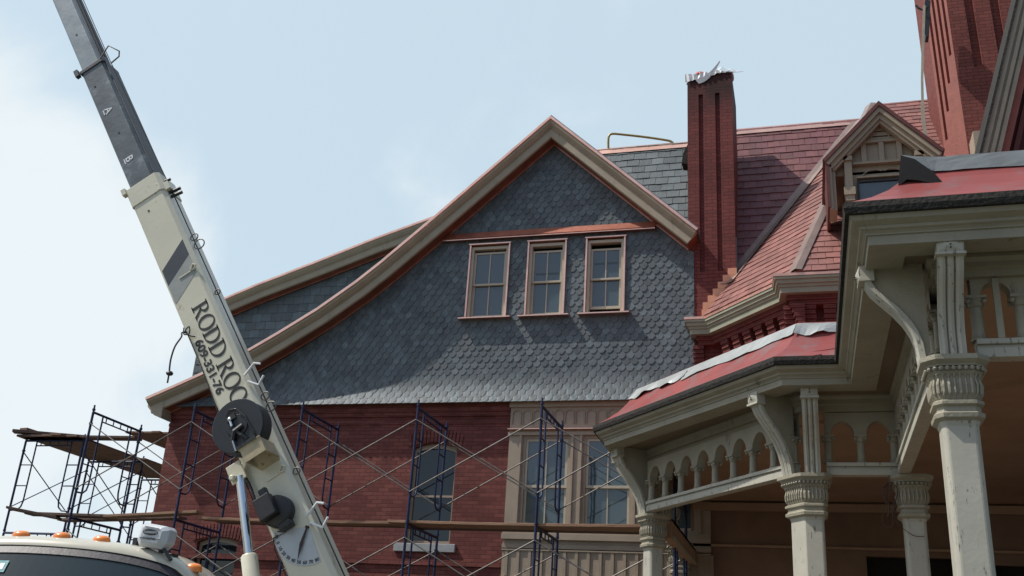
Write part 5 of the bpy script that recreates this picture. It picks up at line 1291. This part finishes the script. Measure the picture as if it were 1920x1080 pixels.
# windscreen gasket and glass
def ws(u, v):      # v 0 top .. 1 bottom
    e = max(0, (abs(u)-.95)/.2); cur_ = .11*(u/1.25)**2*1.1
    return Vector((KX+u, KY-.055+cur_-.46*v, roofz(u)-.10-.09*e*e-.80*v))
gs = MB(); N_ = 28; U0 = 1.14
for i in range(N_):
    ua, ub = -U0+2*U0*i/N_, -U0+2*U0*(i+1)/N_
    gs.poly([ws(ua, 0), ws(ub, 0), ws(ub, .075)+Vector((0, -.012, 0)), ws(ua, .075)+Vector((0, -.012, 0))], .5)
for sg in (-1, 1):
    for j in range(6): gs.poly([ws(sg*U0, j/6), ws(sg*U0, (j+1)/6), ws(sg*(U0-.06), (j+1)/6)+Vector((0, -.012, 0)), ws(sg*(U0-.06), j/6)+Vector((0, -.012, 0))], .5)
build('windscreen_gasket', gs, m_gasket, cabo, fixn=False)
wg = MB()
for i in range(N_):
    ua, ub = -1.1+2.2*i/N_, -1.1+2.2*(i+1)/N_
    for j in range(4): wg.poly([ws(ua, .07+.93*j/4), ws(ub, .07+.93*j/4), ws(ub, .07+.93*(j+1)/4), ws(ua, .07+.93*(j+1)/4)], .5)
wgo = build('windscreen', wg, m_wind, cabo, smooth=True, fixn=False)
sw_ = MB(); q = onY(55, 1070, KY-.20); 
d_ = ray(55, 1070)
sw_.add([ws(-.33+a*.5-.02, .16+b*.13)+Vector((0, -.012, 0)) for a, b in ((0, 0), (.17, 0), (.17, .9), (0, .9))], [(0,1,2,3)])
sto = build('inspection_sticker', sw_, M('teal_sticker', (.06, .28, .30), .5), cabo)
s5 = MB(); s5.add([ws(-.33+a*.5-.02, .16+b*.13)+Vector((0, -.015, 0)) for a, b in ((.05, .2), (.13, .2), (.13, .7), (.05, .7))], [(0,1,2,3)]); build('sticker_panel', s5, m_white, cabo)
s6 = MB(); o6 = ws(-.33, .185)+Vector((0, -.018, 0)); put_text(s6, '4', .05, lambda x, y: (o6.x+.012+x, o6.y+.03-(-y)*0, o6.z-.035+y)); build('sticker_number', s6, m_letter, cabo)
# marker lights
for u in (-1.02, -.34, 0, .33, 1.10):
    z = roofz(u)-.012; yv = KY+.10+.10*(u/1.25)**2; mk = MB(); z -= .14*max(0, (abs(u)-.98)/.27)**2
    rings = []
    for (k, hh) in ((1.0, -.02), (1.0, .012), (.93, .028), (.72, .043), (.40, .050), (.05, .052)):
        rings.append([(KX+u+.072*k*cos(a), yv+.05*(1-k)*.6+.055*k*sin(a), z+hh) for a in [2*pi*i/16 for i in range(16)]])
    mk.loft(rings); ml_ = build('marker_light', mk, m_amber, cabo, 'amber marker light', smooth=True)
# white sign box on the cab roof
bx = MB(); BXc = onY(286, 1003, 7.18); X0, X1, Z0, Z1 = BXc.x-.165, BXc.x+.125, BXc.z-.055, BXc.z+.095; Yf = 7.18
outer = [(X0+.02, Z0-.02), (X1-.035, Z0-.045), (X1, Z0+.03), (X1-.01, Z1-.035), (X1-.03, Z1-.01), (X0+.045, Z1+.0), (X0+.015, Z1-.02)]
outer = [(X0, Z0+.02), (X0+.03, Z0-.03), (X1-.05, Z0-.05), (X1-.005, Z0), (X1+.005, Z1-.05), (X1-.03, Z1-.02), (X0+.05, Z1+.01), (X0+.02, Z1-.01)]
cxb = sum(p[0] for p in outer)/8; czb = sum(p[1] for p in outer)/8
inner = [(cxb+(x-cxb)*.66, czb+(z-czb)*.66) for x, z in outer]
bx.loft([[(x, Yf+.15, z) for x, z in outer], [(x, Yf+.04, z) for x, z in outer], [(x, Yf, z) for x, z in inner]])
bxo = build('roof_sign_box', bx, m_winbox, crane, 'white grey box on the cab roof with an oval S emblem', bevel=.008); OFF[bxo.name] = OFF[crane.name]
em = MB(); ex, ez = cxb-.005, czb+.018
em.tube([(ex+.068*cos(a), Yf-.004, ez+.021*sin(a)-.07*cos(a)*.068) for a in [2*pi*i/24 for i in range(25)]], .0028, 4, cap=False)
for sg in (-1, 1):
    pts = [(ex+sg*x, Yf-.005, ez+sg*z-.07*sg*x) for x, z in ((-.052, .004), (-.04, .012), (-.01, .015), (.045, .013))]; em.tube(pts, .005, 4, rs=[.002, .005, .006, .002])
put_text(em, 'STERLING', .027, lambda x, y: (ex-.062+x*.97, Yf-.004, ez-.055+y-.07*x), offset=.0004)
build('emblem', em, m_letter, bxo)
ln = MB()
for a, b in (((inner[0][0], inner[0][1]), (inner[3][0], inner[3][1])), ((inner[6][0], inner[6][1]), (inner[5][0], inner[5][1]))): ln.tube([(a[0], Yf-.003, a[1]), (b[0], Yf-.003, b[1])], .003, 4)
build('panel_edge', ln, m_navy, bxo)
lg_ = MB(); lg_.tube([(X0+.19, 7.3, Z0-.02), (X0+.19, 7.3, Z0-.16)], .022, 8); lg_.bar((X1-.06, 7.25, Z0-.03), (X1+.04, 7.25, Z0-.13), .03, .02); lg_.box(X0-.10, X1+.0, 7.34, 7.40, Z0-.10, Z0-.07); lg_.box(X0-.12, X0-.08, 7.33, 7.41, Z0-.12, Z0+.05); build('box_stand', lg_, m_black, bxo)
# rain gutter and door frame of the right flank
dg_ = MB(); dg_.tube([(KX+1.31, KY-.02, 2.26), (KX+1.32, KY+.4, 2.30), (KX+1.32, KY+1.2, 2.30), (KX+1.31, KY+1.36, 2.24)], .018, 6); build('rain_gutter', dg_, m_cab, cabo)
